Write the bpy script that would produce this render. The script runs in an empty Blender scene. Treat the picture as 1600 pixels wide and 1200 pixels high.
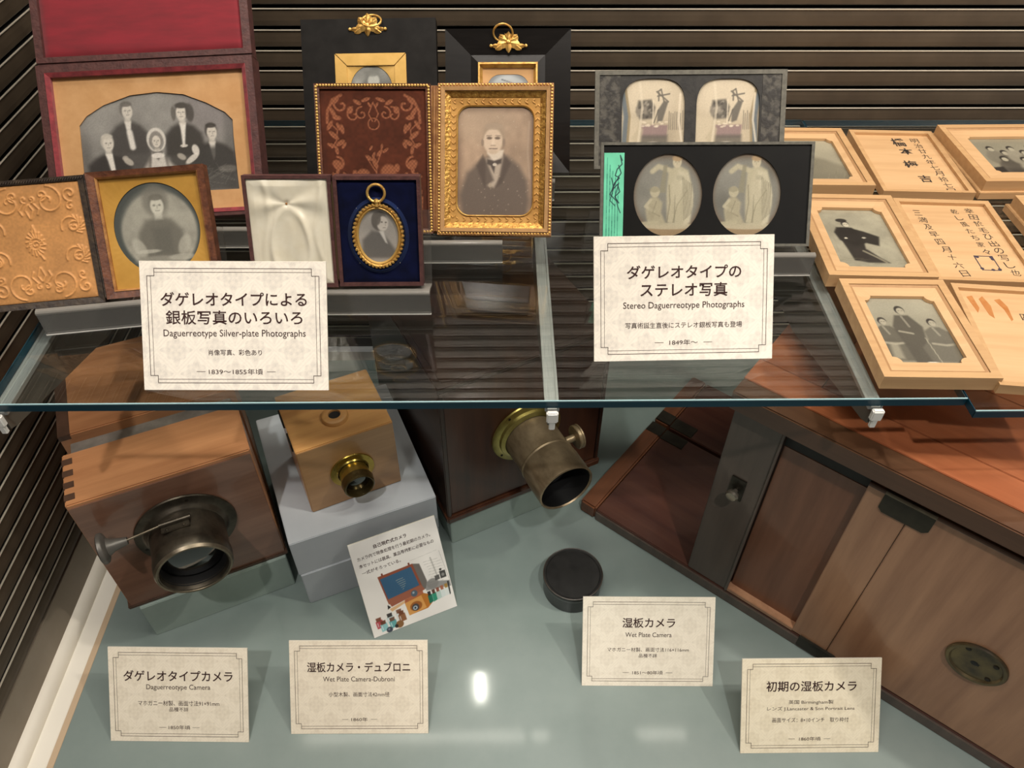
import bpy, bmesh, math, random
import numpy as np
from mathutils import Matrix, Vector
random.seed(7); RNG = np.random.RandomState(11)
SC = bpy.context.scene
COL = SC.collection
R = math.radians

# ---------------------------------------------------------------- camera, world, light, exposure
FPX = 1220.0
_ex = np.array([1, -.0062, .0149]); _ex /= np.linalg.norm(_ex)
_ey = np.array([-26, -1218, 1220.]); _ey -= _ey.dot(_ex)*_ex; _ey /= np.linalg.norm(_ey)
_ez = np.cross(_ex, _ey)
_Rm = np.stack([_ex, _ey, _ez], 1)            # rows: camera right, down, forward in the world
cam = bpy.data.cameras.new('camera'); camo = bpy.data.objects.new('camera', cam); COL.objects.link(camo)
cam.sensor_width = 36; cam.sensor_fit = 'HORIZONTAL'; cam.lens = FPX/1600*36
cam.clip_start = .01; cam.clip_end = 50
_m = Matrix.Identity(4)
for i in range(3):
    _m[i][0] = _Rm[0][i]; _m[i][1] = -_Rm[1][i]; _m[i][2] = -_Rm[2][i]
_m[2][3] = .785
camo.matrix_world = _m
SC.camera = camo
W = bpy.data.worlds.new('world'); SC.world = W; W.use_nodes = True
_bg = W.node_tree.nodes['Background']
_bg.inputs[0].default_value = (1, .93, .85, 1); _bg.inputs[1].default_value = .13
SC.view_settings.view_transform = 'Standard'; SC.view_settings.look = 'None'
SC.view_settings.exposure = 0.0; SC.view_settings.gamma = 1.0; SC.view_settings.use_curve_mapping = False

def light(name, kind, loc, target, energy, color=(1, .86, .70), **kw):
    l = bpy.data.lights.new(name, kind); o = bpy.data.objects.new(name, l); COL.objects.link(o)
    l.energy = energy; l.color = color
    for k, v in kw.items(): setattr(l, k, v)
    o.location = loc
    o.rotation_euler = (Vector(target)-Vector(loc)).to_track_quat('-Z', 'Y').to_euler()
    return o
# case ceiling strip above the shelf and the small spot lamps of the case and of the hall, plus added fill spots for the floor
LC = (1, .925, .83)
light('ceiling_strip_light', 'AREA', (0, .34, 1.62), (0, .48, .2), 14.5, LC, shape='RECTANGLE', size=1.3, size_y=.12)
light('rear_spot_light', 'AREA', (-.052, .80, 1.02), (-.03, .40, 0), .9, LC, shape='RECTANGLE', size=.018, size_y=.06)
light('wall_wash_light', 'AREA', (.25, .715, 1.10), (.25, .86, .72), 2.4, (1, .9, .79), shape='RECTANGLE', size=1.5, size_y=.02)
light('left_spot_light', 'SPOT', (-.75, .10, 1.5), (-.05, .5, .2), 17, LC, spot_size=R(75), spot_blend=.6, shadow_soft_size=.02)
light('right_spot_light', 'SPOT', (.75, .22, 1.45), (.25, .60, .3), 22, LC, spot_size=R(70), spot_blend=.6, shadow_soft_size=.02)
for _x in (-.30, .34):
    light('added_floor_fill_light', 'SPOT', (_x, -.60, 2.2), (_x*.9, .33, 0), 62, (1, .965, .93), spot_size=R(23), spot_blend=.7, shadow_soft_size=.03)  # added fill to brighten the floor, cards and camera fronts
light('hall_wall_spot_light', 'SPOT', (1.25, .02, 1.25), (.62, .84, .50), 34, (1, .88, .76), spot_size=R(48), spot_blend=.8, shadow_soft_size=.03)
SH = .385                                     # top of the glass shelf; the case floor is z = 0
LZ = SH+.0245                                 # ledge height of the acrylic stands

# ---------------------------------------------------------------- materials
def lin(c):
    if isinstance(c, str):
        c = tuple(int(c[i:i+2], 16)/255 for i in (0, 2, 4))
    return tuple((x/12.92 if x <= .04045 else ((x+.055)/1.055)**2.4) for x in c)
def _new(name):
    m = bpy.data.materials.new(name); m.use_nodes = True
    return m, m.node_tree.nodes, m.node_tree.links, m.node_tree.nodes['Principled BSDF']
def mat(name, c, rough=.5, metal=0., c2=None, scale=60., stretch=(1, 1, 1), bump=0., coat=0., spec=.5, sheen=0., detail=6, lo=.35, hi=.65, bscale=None):
    m, N, Lk, b = _new(name)
    b.inputs['Base Color'].default_value = (*lin(c), 1); b.inputs['Roughness'].default_value = rough
    b.inputs['Metallic'].default_value = metal; b.inputs['Coat Weight'].default_value = coat
    b.inputs['Coat Roughness'].default_value = .08; b.inputs['Specular IOR Level'].default_value = spec
    if sheen: b.inputs['Sheen Weight'].default_value = sheen
    if c2 or bump:
        tc = N.new('ShaderNodeTexCoord'); mp = N.new('ShaderNodeMapping'); mp.inputs['Scale'].default_value = stretch
        nz = N.new('ShaderNodeTexNoise'); nz.inputs['Scale'].default_value = scale; nz.inputs['Detail'].default_value = detail
        nz.inputs['Roughness'].default_value = .6
        Lk.new(tc.outputs['Object'], mp.inputs[0]); Lk.new(mp.outputs[0], nz.inputs['Vector'])
        if c2:
            rp = N.new('ShaderNodeValToRGB'); rp.color_ramp.elements[0].position = lo; rp.color_ramp.elements[1].position = hi
            rp.color_ramp.elements[0].color = (*lin(c), 1); rp.color_ramp.elements[1].color = (*lin(c2), 1)
            Lk.new(nz.outputs['Fac'], rp.inputs[0]); Lk.new(rp.outputs[0], b.inputs['Base Color'])
        if bump:
            src = nz
            if bscale:
                src = N.new('ShaderNodeTexNoise'); src.inputs['Scale'].default_value = bscale; src.inputs['Detail'].default_value = 4
                Lk.new(mp.outputs[0], src.inputs['Vector'])
            bp = N.new('ShaderNodeBump'); bp.inputs['Strength'].default_value = bump; bp.inputs['Distance'].default_value = .001
            Lk.new(src.outputs['Fac'], bp.inputs['Height']); Lk.new(bp.outputs[0], b.inputs['Normal'])
    return m
def wood(name, c, c2, axis='X', scale=9., rough=.42, coat=0., bump=.15):
    st = {'X': (.7, 9, 9), 'Y': (9, .7, 9), 'Z': (9, 9, .7)}[axis]
    return mat(name, c, rough, c2=c2, scale=scale, stretch=st, bump=bump, coat=coat, detail=8, lo=.3, hi=.7)
def paint_mat(name, rough=.5, coat=0., metal=0., bump=0., sheen=0., spec=.5):
    m, N, Lk, b = _new(name)
    a = N.new('ShaderNodeAttribute'); a.attribute_name = 'Col'
    Lk.new(a.outputs['Color'], b.inputs['Base Color'])
    b.inputs['Roughness'].default_value = rough; b.inputs['Coat Weight'].default_value = coat; b.inputs['Metallic'].default_value = metal
    b.inputs['Coat Roughness'].default_value = .06; b.inputs['Sheen Weight'].default_value = sheen; b.inputs['Specular IOR Level'].default_value = spec
    return m
def clear_mat(name, tint, ior, body=None, body_mix=0., rough=.0):
    """clear sheet: transparent body with Fresnel reflection (and, for frosted sheet, a share of diffuse)"""
    m, N, Lk, b = _new(name)
    out = N['Material Output']; N.remove(b)
    tr = N.new('ShaderNodeBsdfTransparent'); tr.inputs[0].default_value = (*tint, 1)
    gl = N.new('ShaderNodeBsdfGlossy'); gl.inputs['Roughness'].default_value = rough
    fr = N.new('ShaderNodeFresnel'); 
    geo = N.new('ShaderNodeNewGeometry'); io = N.new('ShaderNodeMix'); io.data_type = 'FLOAT'   # same reflectance from inside the thin sheet
    io.inputs[2].default_value = ior; io.inputs[3].default_value = 1/ior
    Lk.new(geo.outputs['Backfacing'], io.inputs[0]); Lk.new(io.outputs[0], fr.inputs[0])
    mx = N.new('ShaderNodeMixShader'); first = tr
    if body:
        df = N.new('ShaderNodeBsdfDiffuse'); df.inputs[0].default_value = (*lin(body), 1)
        m2 = N.new('ShaderNodeMixShader'); m2.inputs[0].default_value = body_mix
        Lk.new(tr.outputs[0], m2.inputs[1]); Lk.new(df.outputs[0], m2.inputs[2]); first = m2
    Lk.new(fr.outputs[0], mx.inputs[0]); Lk.new(first.outputs[0], mx.inputs[1]); Lk.new(gl.outputs[0], mx.inputs[2])
    Lk.new(mx.outputs[0], out.inputs[0])
    return m

# ---------------------------------------------------------------- mesh building
def link(o, parent=None):
    COL.objects.link(o)
    if parent is not None: o.parent = parent
    return o
def props(o, label=None, cat=None, group=None, kind=None):
    if label: o['label'] = label
    if cat: o['category'] = cat
    if group: o['group'] = group
    if kind: o['kind'] = kind
    return o
def thing(name, label, cat, loc=(0, 0, 0), rotz=0., group=None, matrix=None):
    o = bpy.data.objects.new(name, None); COL.objects.link(o); o.empty_display_size = .02
    if matrix is not None: o.matrix_world = matrix
    else:
        o.location = loc; o.rotation_euler = (0, 0, rotz)
    return props(o, label, cat, group)
def leaning(x, y, z, yaw, tilt, roll=0.):
    """frame of a sheet leaning back: X along its width, Y up its face, Z out of its face"""
    yaw, tilt, roll = R(yaw), R(tilt), R(roll)
    a = Vector((math.cos(yaw), math.sin(yaw), 0)); b = Vector((-math.sin(yaw), math.cos(yaw), 0))
    up = Vector((0, 0, 1))*math.cos(tilt)+b*math.sin(tilt)
    a2 = a*math.cos(roll)+up*math.sin(roll); u2 = up*math.cos(roll)-a*math.sin(roll); n = a2.cross(u2)
    M = Matrix.Identity(4)
    for i in range(3):
        M[i][0] = a2[i]; M[i][1] = u2[i]; M[i][2] = n[i]
    M[0][3], M[1][3], M[2][3] = x, y, z
    return M
class MB:
    def __init__(self): self.bm = bmesh.new()
    def box(self, x0, x1, y0, y1, z0, z1, bev=0., seg=2, M=None):
        b = bmesh.new()
        vs = [b.verts.new((x, y, z)) for z in (z0, z1) for y in (y0, y1) for x in (x0, x1)]
        for q in ((0, 2, 3, 1), (4, 5, 7, 6), (0, 1, 5, 4), (2, 6, 7, 3), (0, 4, 6, 2), (1, 3, 7, 5)):
            b.faces.new([vs[i] for i in q])
        if bev: bmesh.ops.bevel(b, geom=b.edges[:], offset=bev, segments=seg, affect='EDGES', clamp_overlap=True)
        return self._add(b, M)
    def _add(self, b, M=None):
        if M is not None: b.transform(M)
        me = bpy.data.meshes.new('t'); b.to_mesh(me); b.free(); self.bm.from_mesh(me); bpy.data.meshes.remove(me)
        return self
    def prism(self, pts, h0, h1, axis='Z', bev=0.):
        """polygon pts extruded from h0 to h1 along an axis; pts are (x,y) / (y,z) / (x,z)"""
        f = {'Z': lambda p, h: (p[0], p[1], h), 'X': lambda p, h: (h, p[0], p[1]), 'Y': lambda p, h: (p[0], h, p[1])}[axis]
        b = bmesh.new()
        A = [b.verts.new(f(p, h0)) for p in pts]; B = [b.verts.new(f(p, h1)) for p in pts]
        b.faces.new(A[::-1]); b.faces.new(B)
        n = len(pts)
        for i in range(n): b.faces.new((A[i], A[(i+1) % n], B[(i+1) % n], B[i]))
        bmesh.ops.recalc_face_normals(b, faces=b.faces[:])
        if bev: bmesh.ops.bevel(b, geom=[e for e in b.edges], offset=bev, segments=2, affect='EDGES', clamp_overlap=True)
        return self._add(b)
    def ring(self, outer, inner, z0, z1, zi=None, back=True):
        """flat frame between two closed outlines with the same point count; zi = height of the inner lip"""
        zi = z1 if zi is None else zi
        b = bmesh.new(); n = len(outer)
        o0 = [b.verts.new((p[0], p[1], z0)) for p in outer]; o1 = [b.verts.new((p[0], p[1], z1)) for p in outer]
        i1 = [b.verts.new((p[0], p[1], zi)) for p in inner]; i0 = [b.verts.new((p[0], p[1], z0)) for p in inner]
        for k in range(n):
            j = (k+1) % n
            b.faces.new((o1[k], o1[j], i1[j], i1[k])); b.faces.new((o0[k], o0[j], o1[j], o1[k]))
            b.faces.new((i1[k], i1[j], i0[j], i0[k]))
            if back: b.faces.new((o0[j], o0[k], i0[k], i0[j]))
        bmesh.ops.recalc_face_normals(b, faces=b.faces[:])
        return self._add(b)
    def lathe(self, prof, n=48, M=None, close=True):
        """profile of (radius, height) turned about Z"""
        b = bmesh.new(); rows = []
        for r, h in prof:
            rows.append([b.verts.new((r*math.cos(2*math.pi*k/n), r*math.sin(2*math.pi*k/n), h)) for k in range(n)] if r > 1e-7 else [b.verts.new((0, 0, h))])
        for A, B in zip(rows, rows[1:]):
            for k in range(n):
                j = (k+1) % n
                if len(A) == 1 and len(B) == 1: continue
                if len(A) == 1: b.faces.new((A[0], B[j], B[k]))
                elif len(B) == 1: b.faces.new((A[k], A[j], B[0]))
                else: b.faces.new((A[k], A[j], B[j], B[k]))
        bmesh.ops.recalc_face_normals(b, faces=b.faces[:])
        return self._add(b, M)
    def tube(self, pts, r, n=10, closed=False):
        b = bmesh.new(); P = [Vector(p) for p in pts]; rows = []; m = len(P)
        rr = r if hasattr(r, '__len__') else [r]*m
        up = None
        for i in range(m):
            if closed: t = (P[(i+1) % m]-P[i-1]).normalized()
            else: t = (P[min(i+1, m-1)]-P[max(i-1, 0)]).normalized()
            if up is None: up = t.orthogonal().normalized()
            up = (up-t*up.dot(t)).normalized(); s = t.cross(up)
            rows.append([b.verts.new(P[i]+(up*math.cos(2*math.pi*k/n)+s*math.sin(2*math.pi*k/n))*rr[i]) for k in range(n)])
        for i in range(m if closed else m-1):
            A, B = rows[i], rows[(i+1) % m]
            for k in range(n):
                j = (k+1) % n; b.faces.new((A[k], A[j], B[j], B[k]))
        if not closed:
            b.faces.new(rows[0][::-1]); b.faces.new(rows[-1])
        bmesh.ops.recalc_face_normals(b, faces=b.faces[:])
        return self._add(b)
    def build(self, name, m, parent=None, smooth=False, mats=None):
        me = bpy.data.meshes.new(name); self.bm.to_mesh(me); self.bm.free()
        me.materials.append(m)
        for x in (mats or []): me.materials.append(x)
        o = bpy.data.objects.new(name, me); link(o, parent)
        if smooth:
            me.polygons.foreach_set('use_smooth', [True]*len(me.polygons))
            try: me.set_sharp_from_angle(angle=R(35))
            except Exception: pass
        return o
def rectpts(x0, x1, y0, y1, n=4):
    """closed outline of a rectangle, n points per side, counter-clockwise from lower left"""
    C = [(x0, y0), (x1, y0), (x1, y1), (x0, y1)]; out = []
    for i in range(4):
        a, c = C[i], C[(i+1) % 4]
        out += [(a[0]+(c[0]-a[0])*k/n, a[1]+(c[1]-a[1])*k/n) for k in range(n)]
    return out
def onrect(inner, x0, x1, y0, y1):
    """points of the rectangle seen from its centre through each point of an inner outline, corners included"""
    cx, cy = (x0+x1)/2, (y0+y1)/2; hx, hy = (x1-x0)/2, (y1-y0)/2; out = []
    for p in inner:
        dx, dy = p[0]-cx, p[1]-cy
        t = min(hx/abs(dx) if abs(dx) > 1e-9 else 1e9, hy/abs(dy) if abs(dy) > 1e-9 else 1e9)
        out.append([cx+dx*t, cy+dy*t])
    for C in ((x0, y0), (x1, y0), (x1, y1), (x0, y1)):
        k = min(range(len(out)), key=lambda i: (out[i][0]-C[0])**2+(out[i][1]-C[1])**2); out[k] = list(C)
    return out
def rring(mb, ox0, ox1, oy0, oy1, t, z0, z1, zi=None):
    tt = t if hasattr(t, '__len__') else (t, t, t, t)      # left, right, bottom, top
    return mb.ring([(ox0, oy0), (ox1, oy0), (ox1, oy1), (ox0, oy1)],
                   [(ox0+tt[0], oy0+tt[2]), (ox1-tt[1], oy0+tt[2]), (ox1-tt[1], oy1-tt[3]), (ox0+tt[0], oy1-tt[3])], z0, z1, zi)
def ellipse(cx, cy, rx, ry, n=64):
    return [(cx+rx*math.cos(2*math.pi*k/n), cy+ry*math.sin(2*math.pi*k/n)) for k in range(n)]
def rounded(x0, x1, y0, y1, r, n=10):
    out = []
    for cx, cy, a in ((x1-r, y0+r, -90), (x1-r, y1-r, 0), (x0+r, y1-r, 90), (x0+r, y0+r, 180)):
        out += [(cx+r*math.cos(R(a+90*k/n)), cy+r*math.sin(R(a+90*k/n))) for k in range(n+1)]
    return out

# ---------------------------------------------------------------- painted surfaces (photographs, printed and woven patterns)
def smooth01(x): x = np.clip(x, 0, 1); return x*x*(3-2*x)
class Canvas:
    """a grid over a flat picture; what the picture shows is drawn into one colour per grid point"""
    def __init__(self, x0, x1, y0, y1, nx, ny, bg):
        self.x0, self.x1, self.y0, self.y1, self.nx, self.ny = x0, x1, y0, y1, nx, ny
        self.X, self.Y = np.meshgrid(np.linspace(x0, x1, nx), np.linspace(y0, y1, ny))
        self.c = np.ones((ny, nx, 3))*self.rgb(bg); self.h = np.zeros((ny, nx))
    @staticmethod
    def rgb(c): return np.array([int(c[i:i+2], 16)/255 for i in (0, 2, 4)]) if isinstance(c, str) else np.array(c, float)
    def put(self, m, col, a=1.):
        m = (m*a)[..., None]; self.c = self.c*(1-m)+self.rgb(col)*m
    def m_ell(self, cx, cy, rx, ry, blur=.12, rot=0.):
        dx, dy = self.X-cx, self.Y-cy; cs, sn = math.cos(R(rot)), math.sin(R(rot))
        u, v = (dx*cs+dy*sn)/rx, (-dx*sn+dy*cs)/ry
        return smooth01((1-np.sqrt(u*u+v*v))/blur+.5)
    def ell(self, cx, cy, rx, ry, col, a=1., blur=.2, rot=0.): self.put(self.m_ell(cx, cy, rx, ry, blur, rot), col, a); return self
    def m_poly(self, pts, blur):
        d = np.full(self.X.shape, 1e9); ins = np.zeros(self.X.shape, bool); n = len(pts)
        for i in range(n):
            (ax, ay), (bx, by) = pts[i], pts[(i+1) % n]
            ex, ey = bx-ax, by-ay; L2 = ex*ex+ey*ey+1e-18
            t = np.clip(((self.X-ax)*ex+(self.Y-ay)*ey)/L2, 0, 1)
            d = np.minimum(d, np.hypot(self.X-ax-t*ex, self.Y-ay-t*ey))
            if by != ay:
                c = ((ay > self.Y) != (by > self.Y)) & (self.X < (bx-ax)*(self.Y-ay)/(by-ay)+ax); ins ^= c
        return smooth01(np.where(ins, d, -d)/max(blur, 1e-6)*.5+.5)
    def poly(self, pts, col, a=1., blur=.8): self.put(self.m_poly(pts, blur), col, a); return self
    def d_line(self, pts):
        d = np.full(self.X.shape, 1e9)
        for (ax, ay), (bx, by) in zip(pts, pts[1:]):
            ex, ey = bx-ax, by-ay; L2 = ex*ex+ey*ey+1e-18
            t = np.clip(((self.X-ax)*ex+(self.Y-ay)*ey)/L2, 0, 1)
            d = np.minimum(d, np.hypot(self.X-ax-t*ex, self.Y-ay-t*ey))
        return d
    def line(self, pts, w, col, a=1.): self.put(smooth01(1.5-self.d_line(pts)/(w*.5)), col, a); return self
    def noise(self, cells, amp, seed=0):
        r = np.random.RandomState(seed+17); ny = max(2, int(cells*(self.y1-self.y0)/(self.x1-self.x0)))
        g = r.rand(ny+2, cells+2)
        fx = np.linspace(0, cells, self.nx); fy = np.linspace(0, ny, self.ny)
        ix, iy = np.minimum(fx.astype(int), cells), np.minimum(fy.astype(int), ny); tx, ty = smooth01(fx-ix), smooth01(fy-iy)
        a = g[np.ix_(iy, ix)]*(1-tx)+g[np.ix_(iy, ix+1)]*tx; b = g[np.ix_(iy+1, ix)]*(1-tx)+g[np.ix_(iy+1, ix+1)]*tx
        n = a*(1-ty)[:, None]+b*ty[:, None]-.5
        self.c = np.clip(self.c*(1+amp*2*n[..., None]), 0, 1); return self
    def grain(self, amp, seed=0):
        r = np.random.RandomState(seed+5); self.c = np.clip(self.c*(1+amp*(r.rand(self.ny, self.nx)-.5)[..., None]), 0, 1); return self
    def mesh(self, name, m, parent, z=0., s=.001):
        """millimetres to metres; grid mesh with one colour per point"""
        ny, nx = self.ny, self.nx
        co = np.stack([self.X*s, self.Y*s, z+self.h*s], -1).reshape(-1, 3)
        idx = np.arange(ny*nx).reshape(ny, nx)
        f = np.stack([idx[:-1, :-1], idx[:-1, 1:], idx[1:, 1:], idx[1:, :-1]], -1).reshape(-1, 4)
        me = bpy.data.meshes.new(name); me.vertices.add(ny*nx); me.vertices.foreach_set('co', co.ravel())
        me.loops.add(f.size); me.loops.foreach_set('vertex_index', f.ravel())
        me.polygons.add(len(f)); me.polygons.foreach_set('loop_start', np.arange(len(f))*4); me.polygons.foreach_set('loop_total', np.full(len(f), 4))
        me.update(calc_edges=True)
        c = np.clip(self.c, 0, 1); c = np.where(c <= .04045, c/12.92, ((c+.055)/1.055)**2.4)
        at = me.color_attributes.new('Col', 'FLOAT_COLOR', 'POINT')
        at.data.foreach_set('color', np.concatenate([c.reshape(-1, 3), np.ones((ny*nx, 1))], 1).ravel())
        me.polygons.foreach_set('use_smooth', [True]*len(f)); me.materials.append(m)
        return link(bpy.data.objects.new(name, me), parent)
def spiral(cx, cy, r, turns, a0, d=1, n=26, shrink=.12):
    """scroll line: starts on the outside at angle a0 and curls inwards"""
    return [(cx+r*(1-(1-shrink)*k/n)*math.cos(R(a0+d*360*turns*k/n)), cy+r*(1-(1-shrink)*k/n)*math.sin(R(a0+d*360*turns*k/n))) for k in range(n+1)]

# ---------------------------------------------------------------- lettering
def text_mesh(body, bold=0.):
    cu = bpy.data.curves.new('lettering', 'FONT'); cu.body = body; cu.size = 1; cu.resolution_u = 3; cu.fill_mode = 'BOTH'; cu.offset = bold
    o = bpy.data.objects.new('lettering', cu); COL.objects.link(o)
    dg = bpy.context.evaluated_depsgraph_get(); dg.update()
    me = bpy.data.meshes.new_from_object(o.evaluated_get(dg))
    bpy.data.objects.remove(o); bpy.data.curves.remove(cu)
    return me
def lettering(lines, m, parent, z=.0004, name='lettering', zt=.00008):
    """lines: (text, centre x, centre y, width, height, weight[, rotation]) in millimetres; all joined into one part"""
    bm = bmesh.new()
    for ln in lines:
        body, cx, cy, w, h, bold = ln[:6]; rot = ln[6] if len(ln) > 6 else 0
        me = text_mesh(body, bold); n = len(me.vertices)
        if n == 0: continue
        co = np.empty(n*3); me.vertices.foreach_get('co', co); co = co.reshape(-1, 3)
        lo, hi = co.min(0), co.max(0)
        co = (co-(lo+hi)/2)
        co[:, 0] *= w/max(hi[0]-lo[0], 1e-6); co[:, 1] *= h/max(hi[1]-lo[1], 1e-6) if h > 0 else w/max(hi[0]-lo[0], 1e-6)
        c, s = math.cos(R(rot)), math.sin(R(rot))
        x = co[:, 0]*c-co[:, 1]*s+cx; y = co[:, 0]*s+co[:, 1]*c+cy
        co = np.stack([x*.001, y*.001, np.full(n, z)], 1)
        me.vertices.foreach_set('co', co.ravel()); bm.from_mesh(me); bpy.data.meshes.remove(me)
    me = bpy.data.meshes.new(name); bm.to_mesh(me); bm.free(); me.materials.append(m)
    return link(bpy.data.objects.new(name, me), parent)

# ================================================================ the case: slatted walls, floor, shelf
M_slat = mat('slat_bronze', '564a3c', .42, c2='493e32', scale=20, spec=.5, metal=.2)
M_slat_glint = mat('slat_lip_glint', 'd2c8b6', .4)  # highlight on the slat lips, put into the colour as a paler tone
M_gap = mat('slat_gap', '120f0c', .8)
M_cream = mat('cream_paint', 'e6dfd0', .45, c2='ded6c6', scale=12)
M_panel = mat('skirting_panel', '8f8373', .5, c2='857968', scale=15)
M_beige = mat('beige_edge', 'c3aa8c', .5)
M_floor = mat('green_floor', '838f8a', .42, c2='7b8883', scale=14, coat=.4, bump=.02)
M_white = mat('white_base', 'ece6d8', .5)
PITCH = .0213
def slat_wall(name, length, z0, n, place):
    """slats stacked from z0 upwards; place(u, d, z) turns run, depth out of the wall and height into a point"""
    bm = bmesh.new()
    # per slat: top facet of the lip, front face leaning back to the lower edge, dark recess below
    for k in range(n):
        zb = z0+k*PITCH
        prof = [(-.006, zb), (-.006, zb+.0042), (.0030, zb+.0042), (.0040, zb+.0054), (.0039, zb+.0095), (.0032, zb+.0150), (.0024, zb+PITCH-.0022), (.0026, zb+PITCH-.0008), (.0034, zb+PITCH-.0007), (.0034, zb+PITCH), (.0018, zb+PITCH), (-.006, zb+PITCH)]
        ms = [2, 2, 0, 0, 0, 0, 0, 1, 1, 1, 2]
        rows = [[bm.verts.new(place(u, d, z)) for d, z in prof] for u in (0, length)]
        for i in range(len(prof)-1):
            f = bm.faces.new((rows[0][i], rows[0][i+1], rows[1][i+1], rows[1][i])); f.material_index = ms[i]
    bmesh.ops.remove_doubles(bm, verts=bm.verts[:], dist=1e-6)
    me = bpy.data.meshes.new(name); bm.to_mesh(me); bm.free()
    for m in (M_slat, M_slat_glint, M_gap): me.materials.append(m)
    return props(link(bpy.data.objects.new(name, me)), kind='structure')
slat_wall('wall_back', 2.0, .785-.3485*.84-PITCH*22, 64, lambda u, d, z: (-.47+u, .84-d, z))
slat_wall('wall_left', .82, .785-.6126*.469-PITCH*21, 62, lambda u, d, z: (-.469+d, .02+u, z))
b = MB(); b.box(-.475, -.4655, .02, .84, -.03, .785-.6126*.469-PITCH*21); props(b.build('trim_1', M_panel), kind='structure')
b = MB(); b.prism([(-.4655+.0115*math.sin(R(a)), .0115*math.cos(R(a))-.004) for a in range(0, 91, 10)]+[(-.4655, -.004)], .02, .84, 'Y'); props(b.build('baseboard_left', M_cream, smooth=True), kind='structure')
b = MB(); b.box(-.48, 1.3, .0, .86, -.03, -.004); props(b.build('trim_2', M_white), kind='structure')
b = MB(); b.box(-.4275, 1.3, .0, .838, -.004, 0, .0006); props(b.build('floor', M_floor), kind='structure')
b = MB(); b.box(-.4345, -.4276, .0, .838, -.004, -.001, .0004); props(b.build('trim_3', M_beige), kind='structure')

M_glass = clear_mat('shelf_glass', (.95, .975, .965), 1.68)
M_gedge = mat('glass_edge', '12404f', .3, c2='0d3240', scale=8, stretch=(.5, 6, 6), spec=.3)
M_gline = mat('glass_edge_polish', '9fc0c4', .2)
def glass_shelf(x0, x1, y0, y1, z1, label):
    t = thing('glass_shelf', label, 'shelf', ((x0+x1)/2, (y0+y1)/2, z1-.0075))
    w, d = (x1-x0)/2, (y1-y0)/2
    b = MB(); b.box(-w+.0006, w-.0006, -d+.0006, d-.0006, 0, .0075); b.build('pane', M_glass, t)
    b = MB(); b.box(-w, w, -d-.0002, -d+.0006, .0002, .0066); b.box(-w, -w+.0006, -d, d, .0002, .0066); b.box(w-.0006, w, -d, d, .0002, .0066); b.box(-w, w, d-.0006, d, .0002, .0066)
    b.build('cut_edge', M_gedge, t)
    b = MB(); b.box(-w, w, -d-.0003, -d+.0006, .0066, .0075); b.build('polished_arris', M_gline, t)
    return t
glass_shelf(-.362, .3345, .3835, .812, SH, 'wide clear glass shelf with a teal front edge carrying the daguerreotypes and two caption cards')
glass_shelf(.336, .95, .372, .812, SH-.0008, 'clear glass shelf pane at the far right, under the outer wooden lids and boxes')
M_alu = mat('brushed_bracket', 'c2c3c0', .32, metal=.55, c2='aeb0ae', scale=40, stretch=(30, 1, 30))
M_clip = mat('clear_clip', 'e8e6df', .2, coat=.5)
M_bside = mat('bracket_side', '6b675f', .4, metal=.4)
def bracket(x, label):
    t = thing('shelf_bracket', label, 'bracket', (x, .836, SH-.0078), group=None)
    b = MB(); b.prism([(-.454, -.003), (-.454, -.016), (-.446, -.020), (-.30, -.062), (-.002, -.085), (-.002, -.003)], -.003, .003, 'X'); b.build('arm', M_bside, t)
    b = MB()
    for xx in (-.0052, .0034): b.box(xx, xx+.0018, -.452, -.004, -.004, 0, .0003)
    b.box(-.0036, .0036, -.452, -.004, -.004, -.0016); b.build('glass_channel', M_alu, t)
    b = MB(); b.box(-.0042, .0042, -.4590, -.4545, -.0095, .0004, .0009); b.box(-.0022, .0022, -.4585, -.4550, -.0170, -.0085, .0006)
    b.build('end_clip', M_clip, t)
    return t
bracket(-.3565, 'pale metal shelf bracket at the left wall, under the end of the glass shelf')
bracket(.0371, 'pale metal shelf bracket under the middle of the glass shelf, above the big brass lens')
bracket(.2715, 'pale metal shelf bracket with a white end clip beside the small wooden picture frames')

# ================================================================ acrylic stands on the shelf
M_acr = clear_mat('frosted_acrylic', (.8, .8, .79), 1.45, '77746f', .62, .15)
M_acr_glint = mat('acrylic_foot_glint', 'e4e0d8', .25, coat=.3)
M_acr_clear = clear_mat('clear_acrylic', (.93, .93, .92), 1.45, 'cfcac2', .03)
def stand(x0, x1, y, yaw, rest, tilt, label, drop=0.):
    """stepped acrylic easel: a front wall on the shelf, a ledge for the case and a leaning back rest"""
    t = thing('acrylic_stand', label, 'display stand', (x0, y, SH), R(yaw)); t.scale = (1, 1, 1-drop/.024)
    w = (x1-x0)/math.cos(R(yaw))
    b = MB(); b.box(0, w, 0, .003, .0006, .0215, .0005); b.build('front_wall', M_acr, t)
    s, c = math.sin(R(tilt)), math.cos(R(tilt)); d0, L = .0042, .0225       # the ledge slopes down to meet the rest at a right angle
    b = MB(); b.prism([(0, .0208), (0, .0225), (.0008, .0236), (.002, .0240), (d0, .0240), (d0+L*c, .0240-L*s), (d0+L*c-.0018*s, .0240-L*s-.0018*c), (d0-.001, .0218), (.003, .0208)], 0, w, 'X'); b.build('ledge', mat_ledge, t, True)
    b = MB(); b.box(0, w, -.0002, .003, 0, .0009); b.build('foot_highlight', M_acr_glint, t)  # near-white strip: the highlight along the foot, put into its colour
    e = (d0+L*c, .0240-L*s)
    b = MB(); b.prism([e, (e[0]+.0025*c, e[1]-.0025*s), (e[0]+.0025*c+rest*s, e[1]-.0025*s+rest*c), (e[0]+rest*s, e[1]+rest*c)], 0, w, 'X'); b.build('back_rest', M_acr_clear, t)
    return t
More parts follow.
